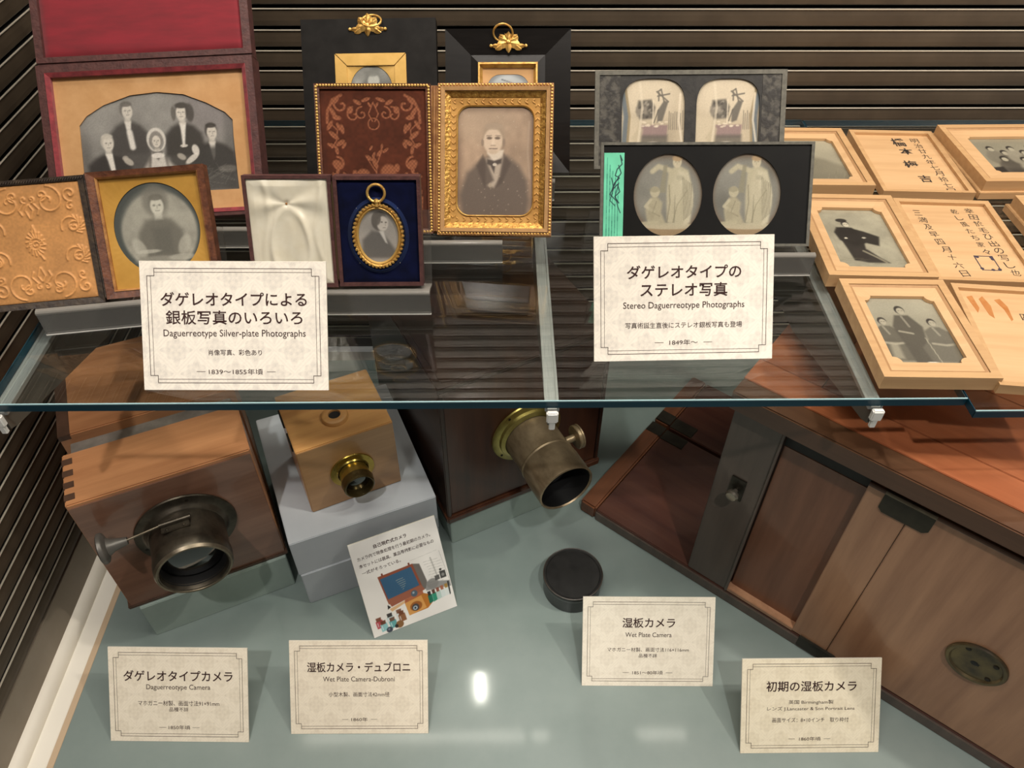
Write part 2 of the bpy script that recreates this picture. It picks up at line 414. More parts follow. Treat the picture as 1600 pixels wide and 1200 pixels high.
mat_ledge = clear_mat('acrylic_ledge', (.85, .85, .84), 1.45, '98948c', .66, .12)
stand(-.3485, -.212, .4565, 8.5, .052, 37, 'frosted acrylic stand at the left end of the shelf, under the open orange silk case', .0012)
stand(-.196, -.0545, .4795, 0, .062, 28, 'frosted acrylic stand under the open case with white satin and blue velvet', .0020)
stand(-.125, .0025, .5478, 0, .06, 41, 'frosted acrylic stand under the gilt case with the portrait of an old man', .0034)
stand(-.372, -.215, .5715, 0, .06, 43, 'acrylic stand at the back left, under the large red velvet case', .0050)
stand(-.165, .052, .6465, 0, .07, 43, 'acrylic stand at the back, under the two black wooden frames', .0030)
stand(.10, .256, .653, 0, .05, 40, 'acrylic stand at the back, under the rear stereo plate with arched views', .0026)
stand(.105, .262, .528, 0, .05, 40, 'grey acrylic stand under the black stereo plate with the green paper strip', .0030)

# ================================================================ daguerreotype cases and frames on the shelf
M_photo = paint_mat('silvered_plate', .32, coat=.35, spec=.4)
M_print = paint_mat('printed_card', .7, spec=.25)
M_velvet_print = paint_mat('pressed_velvet', .85, sheen=.25, spec=.1)
M_silk = paint_mat('embossed_silk', .55, sheen=.15, spec=.3)
M_satin = mat('ivory_satin', 'e6dfcb', .34, c2='ded5bd', scale=70, sheen=.3, spec=.6)
M_leather = mat('maroon_leather', '5e3a36', .55, c2='472a28', scale=160, bump=.35, bscale=500)
M_leather_b = mat('brown_leather', '7a4a30', .5, c2='4d2c20', scale=120, bump=.35, bscale=400)
M_leather_k = mat('black_leather', '2e2622', .5, c2='4a3d30', scale=150, bump=.4, bscale=400)
M_redlip = mat('red_velvet_lip', '9a3238', .75, c2='6f1c24', scale=120, sheen=.3)
M_redvel = mat('red_velvet', '8e1224', .8, c2='6c0a18', scale=26, stretch=(1, 5, 1), sheen=.35, lo=.25, hi=.8)
M_mat = mat('gilt_mat', 'd6a774', .45, c2='c79662', scale=45, metal=.12, bump=.05)
M_mat_y = mat('ochre_gilt_mat', 'c4943f', .45, c2='b38434', scale=45, metal=.15)
M_gold = mat('polished_gilt', 'e6bd6c', .33, c2='c4934a', scale=150, metal=.6, bump=.3, bscale=700)
M_goldf = mat('foliate_gilt', 'd9ab58', .36, metal=.6, c2='9a6c30', scale=330, bump=1., bscale=420)
M_matg = mat('stamped_gilt_mat', 'cb9a52', .4, c2='b98746', scale=60, metal=.35)
M_goldp = mat('pale_gilt', 'd8ae62', .35, c2='cda356', scale=80, metal=.4)
M_ebony = mat('ebonised_wood', '100d0b', .3, c2='171412', scale=30, stretch=(1, 8, 1), coat=.3, spec=.25)
M_ebony_m = mat('worn_ebonised_wood', '151311', .55, c2='1f1d1b', scale=60, spec=.12)
M_tan = mat('tan_case_edge', 'b4834c', .55, c2='8d5c33', scale=120, bump=.3)
M_bluevel = mat('blue_velvet', '0b1236', .9, c2='060a22', scale=60, sheen=.06, spec=.1)
M_bluelip = mat('blue_velvet_ring', '15264f', .85, c2='0d1a3c', scale=60, sheen=.1, spec=.15)
M_cover = clear_mat('cover_glass', (.97, .97, .96), 1.42)
GREY = dict(dark='3b3834', mid='7c7770', light='b9b3a6', pale='d8d2c4')

def person(c, x, y, s, skin, coat, shirt=None, hair=None, w=1., turn=0., blur=.35):
    """head and shoulders in a photograph; x, y = chin, s = head height"""
    c.poly([(x-1.35*s*w, y-2.4*s), (x-1.25*s*w, y-.95*s), (x-.8*s*w, y-.48*s), (x-.25*s, y-.2*s), (x+.25*s, y-.2*s), (x+.8*s*w, y-.48*s), (x+1.25*s*w, y-.95*s), (x+1.35*s*w, y-2.4*s)], coat, .95, .22*s)
    if shirt: c.poly([(x-.22*s, y-.2*s), (x+.22*s, y-.2*s), (x+.12*s, y-1.2*s), (x, y-1.5*s), (x-.12*s, y-1.0*s)], shirt, .95, .07*s)
    c.poly([(x-.2*s, y+.2*s), (x+.2*s, y+.2*s), (x+.22*s, y-.3*s), (x-.22*s, y-.3*s)], skin, .8, .1*s)
    if hair: c.ell(x-turn*.05*s, y+.58*s, .44*s, .54*s, hair, .85, .4)
    c.ell(x+turn*.06*s, y+.45*s, .36*s, .5*s, skin, 1, blur)
    d = np.clip(Canvas.rgb(skin)*.55, 0, 1)
    for sx in (-.15, .15): c.ell(x+(sx+turn*.08)*s, y+.5*s, .08*s, .05*s, d, .7, .9)
    c.line([(x+turn*.1*s, y+.48*s), (x+turn*.12*s, y+.33*s)], .06*s, d, .4)
    c.line([(x+(turn*.08-.1)*s, y+.2*s), (x+(turn*.08+.1)*s, y+.2*s)], .06*s, d, .5)
    if hair: c.ell(x-turn*.03*s, y+.93*s, .38*s, .17*s, hair, .9, .4)

# ---- large red velvet case with a family group
CS = thing('daguerreotype_case', 'large open case with red velvet lid and a family group under an arched gilt mat', 'photograph case', matrix=leaning(-.2914, .5801, LZ, .6, 38, 2.5))
w, h = .0903, .1305
b = MB(); rring(b, -w, w, 0, h, (.0072, .0062, .0045, .0062), -.020, 0); b.box(-w+.002, w-.002, .002, h-.002, -.020, -.0185); b.build('tray', M_leather, CS)
b = MB(); rring(b, -.0834, .0842, .0032, .1243, .0034, -.010, .0006, -.0012); b.build('velvet_lip', M_redlip, CS)
arch = [(-62.5, 22.5), (-32, 22.4), (0, 22.4), (34, 22.4), (67.9, 22.4), (67.5, 45), (67.3, 66.9), (67.8, 80.3), (61.9, 86.9), (46.6, 95.5), (28.1, 103.2), (5.8, 106.1), (-16.9, 104.4), (-40.2, 97.4), (-55.7, 88.8), (-62.3, 81.3), (-63.2, 43.3)]
arch = [(x*.001, y*.001) for x, y in arch]
b = MB(); b.ring(onrect(arch, -.081, .082, .0055, .122), arch, -.0065, -.0050, -.0056); b.build('gilt_mat', M_mat, CS)
c = Canvas(-66, 70, 20, 108, 190, 124, '8b8984')
c.noise(6, .16, 1).noise(20, .06, 2)
c.ell(0, 60, 75, 55, '93908a', .4, .8)
c.ell(50, 100, 26, 30, '7f7678', .4, .9)
for a in ((-63, 20, 10, 60), (66, 30, 8, 70)): c.ell(*a, '55524f', .5, .9)
person(c, -21.6, 86, 12.5, 'c9c3b8', '4e4b48', 'ded9cf', '6b6762', 1.0, .6)
c.poly([(-36, 24), (-34, 62), (-27, 76), (-12, 74), (-4, 55), (-2, 24)], '4f4c49', .85, 3)
c.line([(-21, 74), (-19.5, 62)], 5, 'e0dbd2', .95)
person(c, 24.6, 82.5, 12.5, 'd0c9bd', '45423f', 'e3ded4', '4a4643', 1.0, -.5)
c.ell(31.5, 88, 3.6, 7.5, '4d4945', .85, .5); c.ell(17.6, 88, 2.0, 6, '5a5650', .7, .5); c.ell(25, 94.5, 6, 2.4, '504c47', .8, .5)
c.poly([(12, 24), (10, 66), (18, 76), (32, 76), (40, 66), (44, 50), (40, 24)], '46433f', .85, 3)
c.poly([(22.5, 78), (27, 78), (25, 62), (23, 60)], 'e3ded4', .95, .9); c.ell(24, 61, 3.2, 1.3, 'd9d3c8', .9, .4)
person(c, -40.6, 60, 12.5, 'd2ccc0', '3f3c3a', 'e4dfd5', 'c2bcb0', 1.15, .5)
c.poly([(-58, 22), (-56, 44), (-47, 54), (-35, 54), (-25, 46), (-18, 22)], '403d3b', .85, 3)
c.poly([(-43, 57), (-37.5, 57), (-35.5, 36), (-39, 38)], 'e4dfd5', .95, .8)
c.ell(-24.5, 50, 4.6, 2.6, 'b9b2a6', .9, .4, -35); c.ell(-27, 53, 2.6, 2, 'b9b2a6', .8, .5)
c.poly([(-18, 22), (-14, 40), (-6, 52), (6, 52), (15, 44), (22, 22)], 'bfb9ae', .9, 2.4)
person(c, .8, 61, 10.5, 'cfc8bc', '615d58', None, None, .6)
for rr, cc in ((8.2, 'd6d1c7'), (5.6, '8b867f')): c.put(np.clip(c.m_ell(.8, 67, rr, rr+1.8, .15)-c.m_ell(.8, 65.6, rr-2, rr-.6, .15), 0, 1), cc, .9)
c.poly([(-4, 56), (1, 50), (6, 56), (8, 44), (5, 32), (-3, 32), (-6, 44)], 'd9d4ca', .85, 1.2); c.ell(1, 54, 5.5, 2.2, 'e2ddd4', .9, .4)
for k in range(9): c.line([(-14+k*3.6, 26), (-9+k*2.6, 44)], .9, '8d887f', .35)
person(c, 48.3, 65.5, 12, 'cbc4b8', '3f3c39', 'd8d2c8', '45413d', 1.2, .5)
c.poly([(24, 22), (26, 44), (38, 58), (56, 60), (66, 48), (68, 22)], '454340', .8, 3)
c.ell(30, 50, 7, 2.4, 'd4cec3', .9, .4, 35); c.ell(21, 52, 4, 2.4, 'b5aea2', .85, .4, -30); c.ell(33.5, 57, 3, 4.6, 'ddd7cc', .9, .4, 15)
c.ell(60, 40, 8, 3, '8a867e', .5, .6)
for k in range(20): c.line([(28+RNG.rand()*38, 24+RNG.rand()*18)]+[(30+RNG.rand()*36, 26+RNG.rand()*20)], .5, '9a968e', .25)
c.grain(.08, 1)
c.mesh('photograph', M_photo, CS, -.0068)
LID = MB(); rring(LID, -.0893, .0905, .1325, .262, (.0065, .0068, .0045, .006), -.014, -.0008); LID.box(-.087, .088, .134, .26, -.014, -.0125); LID.build('lid', M_leather, CS)
c = Canvas(-83.0, 84.2, 136.6, 256, 60, 44, '000000'); c.h = 2.0*np.minimum(1, np.minimum(np.minimum(c.X+83, 84.2-c.X), np.minimum(c.Y-136.6, 256-c.Y))/5)**.5
c.mesh('velvet_pad', M_redvel, CS, -.0042)
b = MB(); b.box(-.0895, .0905, .1300, .1335, -.016, -.002, .0008); b.build('hinge', M_leather, CS)

# ---- open case with an embossed orange silk pad and an oval portrait of a woman
CS = thing('daguerreotype_case', 'open leather case with embossed orange silk and an oval portrait of a seated woman', 'photograph case', matrix=leaning(-.2566, .476, LZ, 8.0, 35, .4))
w, h = .04225, .0938
b = MB(); rring(b, -w, w, 0, h, (.0062, .0052, .0055, .0042), -.014, 0, -.0012); b.box(-w+.001, w-.001, .001, h-.001, -.014, -.0125); b.build('tray', M_leather_b, CS)
b = MB(); rring(b, -.0362, .0373, .0053, .0897, .0012, -.006, -.0004, -.002); b.build('inner_rim', M_tan, CS)
ov = ellipse(.0012, .0495, .0312, .0342)
b = MB(); b.ring(onrect(ov, -.036, .037, .0055, .0895), ov, -.0050, -.0042, -.0048); b.build('gilt_mat', M_mat_y, CS)
c = Canvas(-32, 35, 13, 86, 120, 130, '9a978a')
c.noise(5, .10, 3).noise(18, .05, 4)
c.put(1-c.m_ell(2.2, 48.5, 28.0, 31, .12), '3f4542', .9); c.put(np.clip(c.m_ell(1.4, 53, 31, 34, .1)-c.m_ell(3.5, 44, 29, 33, .12), 0, 1), '4a4d49', .75)
c.ell(3, 50, 18, 26, 'a5a294', .5, .8)
c.ell(2.5, 70, 9.5, 12, '77746a', .8, .5)
person(c, 3.2, 60, 13.5, 'c2bfb0', '6a675d', None, '6f6c62', .95, .1)
c.poly([(-8, 20), (-14, 40), (-7, 56), (12, 56), (19, 40), (14, 20)], '6c695f', .8, 3.5)
c.poly([(-3, 50), (10, 50), (11, 30), (-2, 30)], '5c5a52', .6, 3)
for sx, rot in ((-14, 25), (19, -25)): c.ell(sx, 36, 4.2, 8, 'b0ad9f', .7, .5, rot)
c.ell(-2, 26, 16, 3.2, '8f8c80', .7, .5); c.ell(-8, 33, 9, 1.4, 'b5b2a4', .7, .5); c.ell(16, 27, 10, 2.4, 'b3b0a2', .6, .5)
c.grain(.06, 2)
c.mesh('photograph', M_photo, CS, -.0056)
b = MB(); b.box(-.0438, -.0422, .001, .0932, -.013, -.0006, .0005); b.build('hinge', M_leather_k, CS)
b = MB(); rring(b, -.1275, -.0440, -.0018, .0925, (.0045, .0042, .0045, .0036), -.011, -.0004, -.0010); b.box(-.126, -.0455, 0, .0915, -.011, -.0098)
for k in range(46):
    x = -.126+k*.0018
    b.box(-.0004, .0004, -.0010, .0010, 0, .0006, M=Matrix.Translation((x, .0907, -.0004)) @ Matrix.Rotation(R(-40), 4, 'Z'))
b.build('lid_frame', M_leather_k, CS)
def silk_pad(x0, x1, y0, y1):
    c = Canvas(x0, x1, y0, y1, 210, 236, 'bd8750'); c.noise(7, .05, 6).noise(60, .05, 8)
    hh = np.zeros_like(c.X); cx = (x0+x1)/2; cy = (y0+y1)/2
    L = []
    for s in (-1, 1):
        for t in (-1, 1):                      # paired scrolls at top and bottom, side scrolls at the corners
            yy = cy+t*31
            L += [spiral(cx+s*14, yy-t*1, 11, 1.25, 90*t if s > 0 else 90*t, -s*t, 30), spiral(cx+s*10, yy+t*3.5, 4.2, 1.1, -90*t, s*t, 16)]
            L += [spiral(cx+s*2.6, yy+t*1.0, 2.6, .9, -90*t, s*t, 14), [(cx+s*.4, yy-t*3), (cx+s*2.6, yy-t*7), (cx+s*.3, yy-t*13)], [(cx+s*3.5, yy-t*2), (cx+s*7, yy-t*6.5), (cx+s*5.5, yy-t*10)]]
            L += [spiral(cx+s*30, cy+t*34, 5.5, 1.2, -90*t, -s*t, 20), spiral(cx+s*29, cy+t*25, 3.2, 1.0, 90*t, s*t, 14)]
        for k, yy in enumerate((cy-11, cy+11)):
            L += [spiral(cx+s*28, yy, 8.2, 1.1, 200 if s > 0 else -20, -s, 28), spiral(cx+s*29, yy-1, 4.4, 1.2, 60, s, 18)]
            for q in range(7):
                a = R(-70+q*23); L.append([(cx+s*(29+5*math.cos(a)), yy+5*math.sin(a)), (cx+s*(29+7.4*math.cos(a+.35)), yy+7.4*math.sin(a+.35))])
    for q in range(16):                        # pineapple rosette in the middle
        a = q*math.pi/8; L.append([(cx+3.2*math.cos(a), cy+4.6*math.sin(a)), (cx+6.4*math.cos(a+.25), cy+9*math.sin(a+.25))])
    L += [spiral(cx, cy-1, 5.6, 1.9, 0, 1, 40), [(cx-1, cy+8), (cx, cy+13), (cx+1.4, cy+8)], [(cx+2, cy-8), (cx+4, cy-12)]]
    for l in L: hh = np.maximum(hh, np.exp(-(c.d_line(l)/.75)**2))
    edge = np.minimum(np.minimum(c.X-x0, x1-c.X), np.minimum(c.Y-y0, y1-c.Y))
    c.h = .8*hh+1.0*np.minimum(1, edge/6)**.5
    c.c = np.clip(c.c*(1+.10*hh[..., None]), 0, 1)
    return c
silk_pad(-122.8, -48.4, 3.0, 88.6).mesh('silk_pad', M_silk, CS, -.0022)

# ---- open case with white satin and a pendant miniature
CS = thing('miniature_case', 'small open case with white satin on the left and a gold pendant on blue velvet', 'jewel case', matrix=leaning(-.0915, .4848, LZ, 2.2, 24, -1.2))
w, h = .0322, .083
b = MB(); rring(b, -w, w, 0, h, .0027, -.016, 0); b.box(-w+.001, w-.001, .001, h-.001, -.016, -.0145); b.build('tray', M_leather, CS)
c = Canvas(-29.6, 29.6, 2.6, 80.4, 70, 90, '000000')
c.h = .8*np.minimum(1, np.minimum(np.minimum(c.X+29.6, 29.6-c.X), np.minimum(c.Y-2.6, 80.4-c.Y))/3)-2.2*c.m_ell(-.6, 39.2, 18, 25, .12)
c.mesh('velvet_bed', M_bluevel, CS, -.0022)
b = MB(); e1 = ellipse(-.0006, .0388, .0232, .0287); e2 = ellipse(-.0006, .0388, .0186, .0240); em = ellipse(-.0006, .0388, .0209, .0263)
b.ring(e1, em, -.0016, -.0012, .0010); b.ring(em, e2, -.0016, .0010, -.0012); b.build('velvet_ring', M_bluelip, CS, True)
b = MB(); rring(b, -.0985, -.0335, -.0006, .0835, (.0026, .003, .0028, .0024), -.010, -.0002); b.box(-.0975, -.0345, .0004, .0825, -.010, -.0088); b.build('lid', M_leather, CS)
b = MB(); b.box(-.0345, -.0312, .004, .079, -.006, -.0008, .0005); b.tube([(-.0331, .006, -.0004), (-.0331, .077, -.0004)], .0009, 8); b.build('hinge', mat('hinge_brass', '5a4a34', .45, metal=.6), CS)
def satin():
    c = Canvas(-95.8, -36.7, 2.0, 80.8, 150, 180, '000000'); X, Y = c.X, c.Y
    cx, cy = -67.5, 63.; dx, dy = X-cx, Y-cy; r = np.hypot(dx, dy)+1e-3; th = np.arctan2(dy, dx)
    hh = .8*np.sin(4*th+.9+1.4*np.sin(2*th))*np.exp(-((r-18)/24)**2)*np.minimum(1, r/12)
    hh += 1.5*np.exp(-((np.hypot((X+66.5)/(14-.08*(Y-33)), (Y-33)/28)-1)/.17)**2)*smooth01((66-Y)/14)*smooth01((Y-4)/16)
    hh += .9*np.exp(-((X+84+3*np.sin(Y/13))/2.6)**2)+.8*np.exp(-((X+44.5-3*np.sin(Y/11+1))/2.4)**2)+.6*np.exp(-((X+67+2*np.sin(Y/10))/3)**2)*smooth01((56-Y)/14)
    hh += .5*np.sin(X/3.1+Y/17)*np.exp(-((Y-14)/16)**2)
    edge = np.minimum(np.minimum(X+95.8, -36.7-X), np.minimum(Y-2, 80.8-Y))
    e = np.minimum(1, np.maximum(edge, 0)/5)**.6
    c.h = 1.2*e+hh*e-1.2*np.exp(-(r/2.2)**2)
    return c
satin().mesh('satin_pad', M_satin, CS, -.0016)
b = MB(); b.lathe([(0, .0009), (.0007, .0006), (.0009, 0)], 12, Matrix.Translation((-.0675, .063, -.0010))); b.build('button', M_tan, CS, True)
PD = thing('pendant', 'gold oval pendant with a ring and miniature of a man on blue velvet', 'pendant', matrix=leaning(-.0915, .4848, LZ, 2.2, 24, -1.2) @ Matrix.Translation((-.0006, .0388, 0)))
def oval_band(prof, n=72):
    """profile of (rx, ry, z) rings around an oval"""
    b = MB()
    for (a, c_, z), (a2, c2, z2) in zip(prof, prof[1:]):
        o, i = ellipse(0, 0, a, c_, n), ellipse(0, 0, a2, c2, n)
        bb = bmesh.new(); A = [bb.verts.new((p[0], p[1], z)) for p in o]; B = [bb.verts.new((p[0], p[1], z2)) for p in i]
        for k in range(n): bb.faces.new((A[k], A[(k+1) % n], B[(k+1) % n], B[k]))
        b._add(bb)
    return b
oval_band([(.0190, .0241, -.0024), (.0190, .0241, .0006), (.0178, .0229, .0022), (.0166, .0217, .0012)]).build('case_rim', M_goldf, PD, True)
b = MB()
for k in range(44):
    a = 2*math.pi*k/44
    b.lathe([(0, .0012), (.0009, .0008), (.0012, 0), (.0009, -.0008), (0, -.0012)], 6, Matrix.Translation((.0184*math.cos(a), .0235*math.sin(a), .0014)) @ Matrix.Rotation(a+.6, 4, 'Z') @ Matrix.Scale(1.35, 4, (1, 0, 0)))
b.build('chased_border', M_gold, PD, True)
oval_band([(.0168, .0219, .0010), (.0160, .0211, .0016), (.0148, .0199, -.0004)]).build('inner_bezel', M_goldp, PD, True)
b = MB(); b.tube([(.0064*math.cos(a), .0320+.0064*math.sin(a), .0012) for a in np.linspace(0, 2*math.pi, 40)[:-1]], .00105, 8, True); b.build('hanging_ring', M_gold, PD, True)
b = MB(); b.lathe([(0, .0030), (.0016, .0022), (.0021, .0004), (.0013, -.0008), (.0016, -.0030)], 14, Matrix.Translation((0, .0253, .0014)) @ Matrix.Rotation(R(-90), 4, 'X')); b.build('bail', M_gold, PD, True)
c = Canvas(-15.6, 15.6, -21, 21, 72, 96, '9a958e'); c.noise(5, .08, 12); c.ell(-4, -12, 14, 8, 'aaa59d', .5, .8)
c.poly([(-13, -17), (-12, -3), (-5, 4), (2, 3), (8, -4), (13, -12), (11, -17)], '63605c', .9, 1.8)
c.poly([(0, 4.4), (4, 3.4), (6.6, -6), (5, -5)], 'cdc8c0', .9, .7)
c.ell(1.2, 11, 6, 7.2, '5f5a55', .95, .25); c.ell(3.6, 9.2, 4.2, 5.6, 'c2bbb1', 1, .3, -8); c.ell(-1.0, 13, 3.4, 5, '66615b', .9, .4)
for p in ((3.0, 10.4), (6, 10.2)): c.ell(*p, .8, .55, '5c5650', .8, .9)
c.line([(5.4, 9.4), (5.8, 7.6)], .5, '8b847b', .6); c.line([(3.6, 6.2), (5.6, 6.2)], .5, '7c746b', .7); c.grain(.05, 3)
o = c.mesh('miniature', M_photo, PD, -.0006)

# ---- gilt case: portrait of an old man, brown pressed velvet lid
CS = thing('daguerreotype_case', 'gilt case with an old man in a dark coat and brown patterned velvet lid', 'photograph case', matrix=leaning(-.0048, .5534, LZ, -6, 38.5, 2.6))
w, h = .04795, .1236
def beaded(b, x0, x1, y0, y1, z, step=.0026, s=.0011):
    for (ax, ay, bx, by) in ((x0, y1, x1, y1), (x0, y0, x1, y0), (x0, y0, x0, y1), (x1, y0, x1, y1)):
        L = math.hypot(bx-ax, by-ay); n = int(L/step)
        for k in range(n):
            t = (k+.5)/n
            b.lathe([(0, s*.9), (s*.8, s*.45), (s, 0)], 6, Matrix.Translation((ax+(bx-ax)*t, ay+(by-ay)*t, z)))
    return b
b = MB(); rring(b, -w, w, 0, h, .0026, -.018, 0); b.box(-w+.001, w-.001, .001, h-.001, -.018, -.0165); b.build('tray', M_tan, CS)
beaded(MB(), -w+.0013, w-.0013, .0013, h-.0013, 0).build('beaded_edge', M_gold, CS, True)
b = MB(); rring(b, -.0451, .0451, .0028, .1208, .0030, -.010, .0012, .0006); b.build('velvet_roll', mat('tan_velvet_roll', 'b58a58', .8, c2='a07746', scale=90, sheen=.3), CS)
b = MB(); rring(b, -.0421, .0417, .0060, .1176, .0046, -.008, -.0010, -.0040); b.build('preserver', M_goldf, CS)
op = [(x*.001, y*.001) for x, y in rounded(-32.6, 32.6, 16.2, 106.8, 11, 8)]
b = MB(); b.ring(onrect(op, -.0376, .0374, .0104, .1133), op, -.0058, -.0044, -.0050)
for k in range(58):                            # leafy sprig border stamped in the mat
    t = k/58; 
    if t < .2: x, y, a = -.035+.07*(t/.2), .1100, 0
    elif t < .5: x, y, a = .0350, .109-.096*((t-.2)/.3), -90
    elif t < .7: x, y, a = .035-.07*((t-.5)/.2), .0132, 180
    else: x, y, a = -.0352, .0132+.096*((t-.7)/.3), 90
    for s in (-1, 1):
        b.lathe([(0, .0005), (.0008, .0003), (.0010, 0)], 8, Matrix.Translation((x, y, -.0044)) @ Matrix.Rotation(R(a+s*38), 4, 'Z') @ Matrix.Translation((.0008, s*.0006, 0)) @ Matrix.Scale(1.9, 4, (1, 0, 0)) @ Matrix.Scale(.6, 4, (0, 1, 0)))
b.build('gilt_mat', M_matg, CS, True)
oi = [(x*.001, y*.001) for x, y in rounded(-31.6, 31.6, 17.2, 105.8, 10.2, 8)]
b = MB(); b.ring(op, oi, -.0056, -.0038, -.0050); b.build('mat_bevel', M_gold, CS)
c = Canvas(-34, 34, 15, 108, 130, 178, 'a58d77'); c.noise(4, .07, 20).noise(14, .05, 21)
c.put(1-smooth01(np.minimum(np.minimum(c.X+34, 34-c.X), np.minimum(c.Y-15, 108-c.Y))/9), '5f4c42', .6)
c.ell(-10, 92, 26, 16, 'ad9882', .5, .9)
c.poly([(-28, 16), (-30, 34), (-24, 52), (-12, 63), (-4, 66), (10, 66), (20, 58), (27, 46), (29, 30), (27, 16)], '635850', .9, 3.2)
c.poly([(-8, 64), (8, 66), (5, 50), (-1, 40), (-8, 42)], 'b5a695', .9, 1.6)
c.poly([(-10.5, 67), (-6, 58), (-1, 46), (-9, 40), (-16, 58)], '564b44', .8, 1.6); c.poly([(7, 68), (13, 60), (6, 44), (1, 40), (4, 52)], '564b44', .8, 1.6)
c.poly([(-7, 68), (-1, 61), (6, 66), (7, 71), (-7, 71)], 'd0c2b0', .95, 1.2)
c.poly([(-7, 63.5), (-1, 62), (5.5, 64), (5, 60), (0, 58.5), (-1, 52), (-4, 58), (-7, 59.5)], '4a413c', .9, 1)
c.ell(-.5, 59, 1.8, 1.3, 'd2c5b4', .9, .4)
c.ell(-1.6, 82, 9.4, 11.6, '9c8975', .8, .4); c.ell(-2.2, 78, 8.0, 10.4, 'cbb59e', 1, .3); c.ell(-1.2, 90, 7.6, 2.6, 'a3907c', .7, .6)
c.ell(-11, 77, 1.2, 3, '8a7868', .8, .6); c.ell(7, 77, 1.3, 3.4, '8a7868', .8, .6)
c.ell(-5.2, 80.6, 2.3, 1.1, '5f5046', .85, .8); c.ell(1.6, 80.6, 2.3, 1.1, '5f5046', .85, .8)
c.line([(-7.6, 82.4), (-3.4, 82.8)], .9, '77675a', .6); c.line([(0, 82.8), (4, 82.4)], .9, '77675a', .6)
c.poly([(-2.8, 80), (-.8, 80), (-.2, 75), (-3.4, 75)], 'd9c5ae', .7, .7); c.line([(-4, 74.6), (0, 74.6)], .7, '8d7a69', .6); c.line([(-5.2, 72), (1.4, 72)], .9, '75655a', .8)
c.ell(-2, 69.4, 3.6, 1.8, 'b9a48e', .6, .6); c.ell(-4.2, 42, 1.4, 2, 'a99a86', .7, .6)
c.line([(28, 94), (27, 70), (29, 48)], 1.6, 'b7a591', .35)
for k in range(60): c.ell(-32+64*RNG.rand(), 17+88*RNG.rand(), .3+.3*RNG.rand(), .3+.3*RNG.rand(), 'bfae9a', .5, .9)
c.grain(.05, 4)
c.mesh('photograph', M_photo, CS, -.0062)
b = MB(); b.box(-.0555, -.0478, .002, .1225, -.016, -.0022, .0012)
for k in range(3): b.tube([(-.0538+k*.0024, .003, -.002), (-.0538+k*.0024, .1215, -.002)], .0010, 8)
b.build('hinge', M_tan, CS, True)
LL = leaning(-.1028, .5563, LZ, .8, 34, -.4); LM = CS.matrix_world.inverted() @ LL       # the lid leans a little less than the tray
def sub(o): o.matrix_local = LM; return o
w, h = .0472, .1200
b = MB(); rring(b, -w, w, 0, h, .0040, -.009, 0, -.001); b.box(-w+.001, w-.001, .001, h-.001, -.009, -.0078); sub(b.build('lid', M_leather_b, CS))
sub(beaded(MB(), -w+.0015, w-.0015, .0015, h-.0015, -.0002, .0024, .0012).build('lid_beading', M_goldp, CS, True))
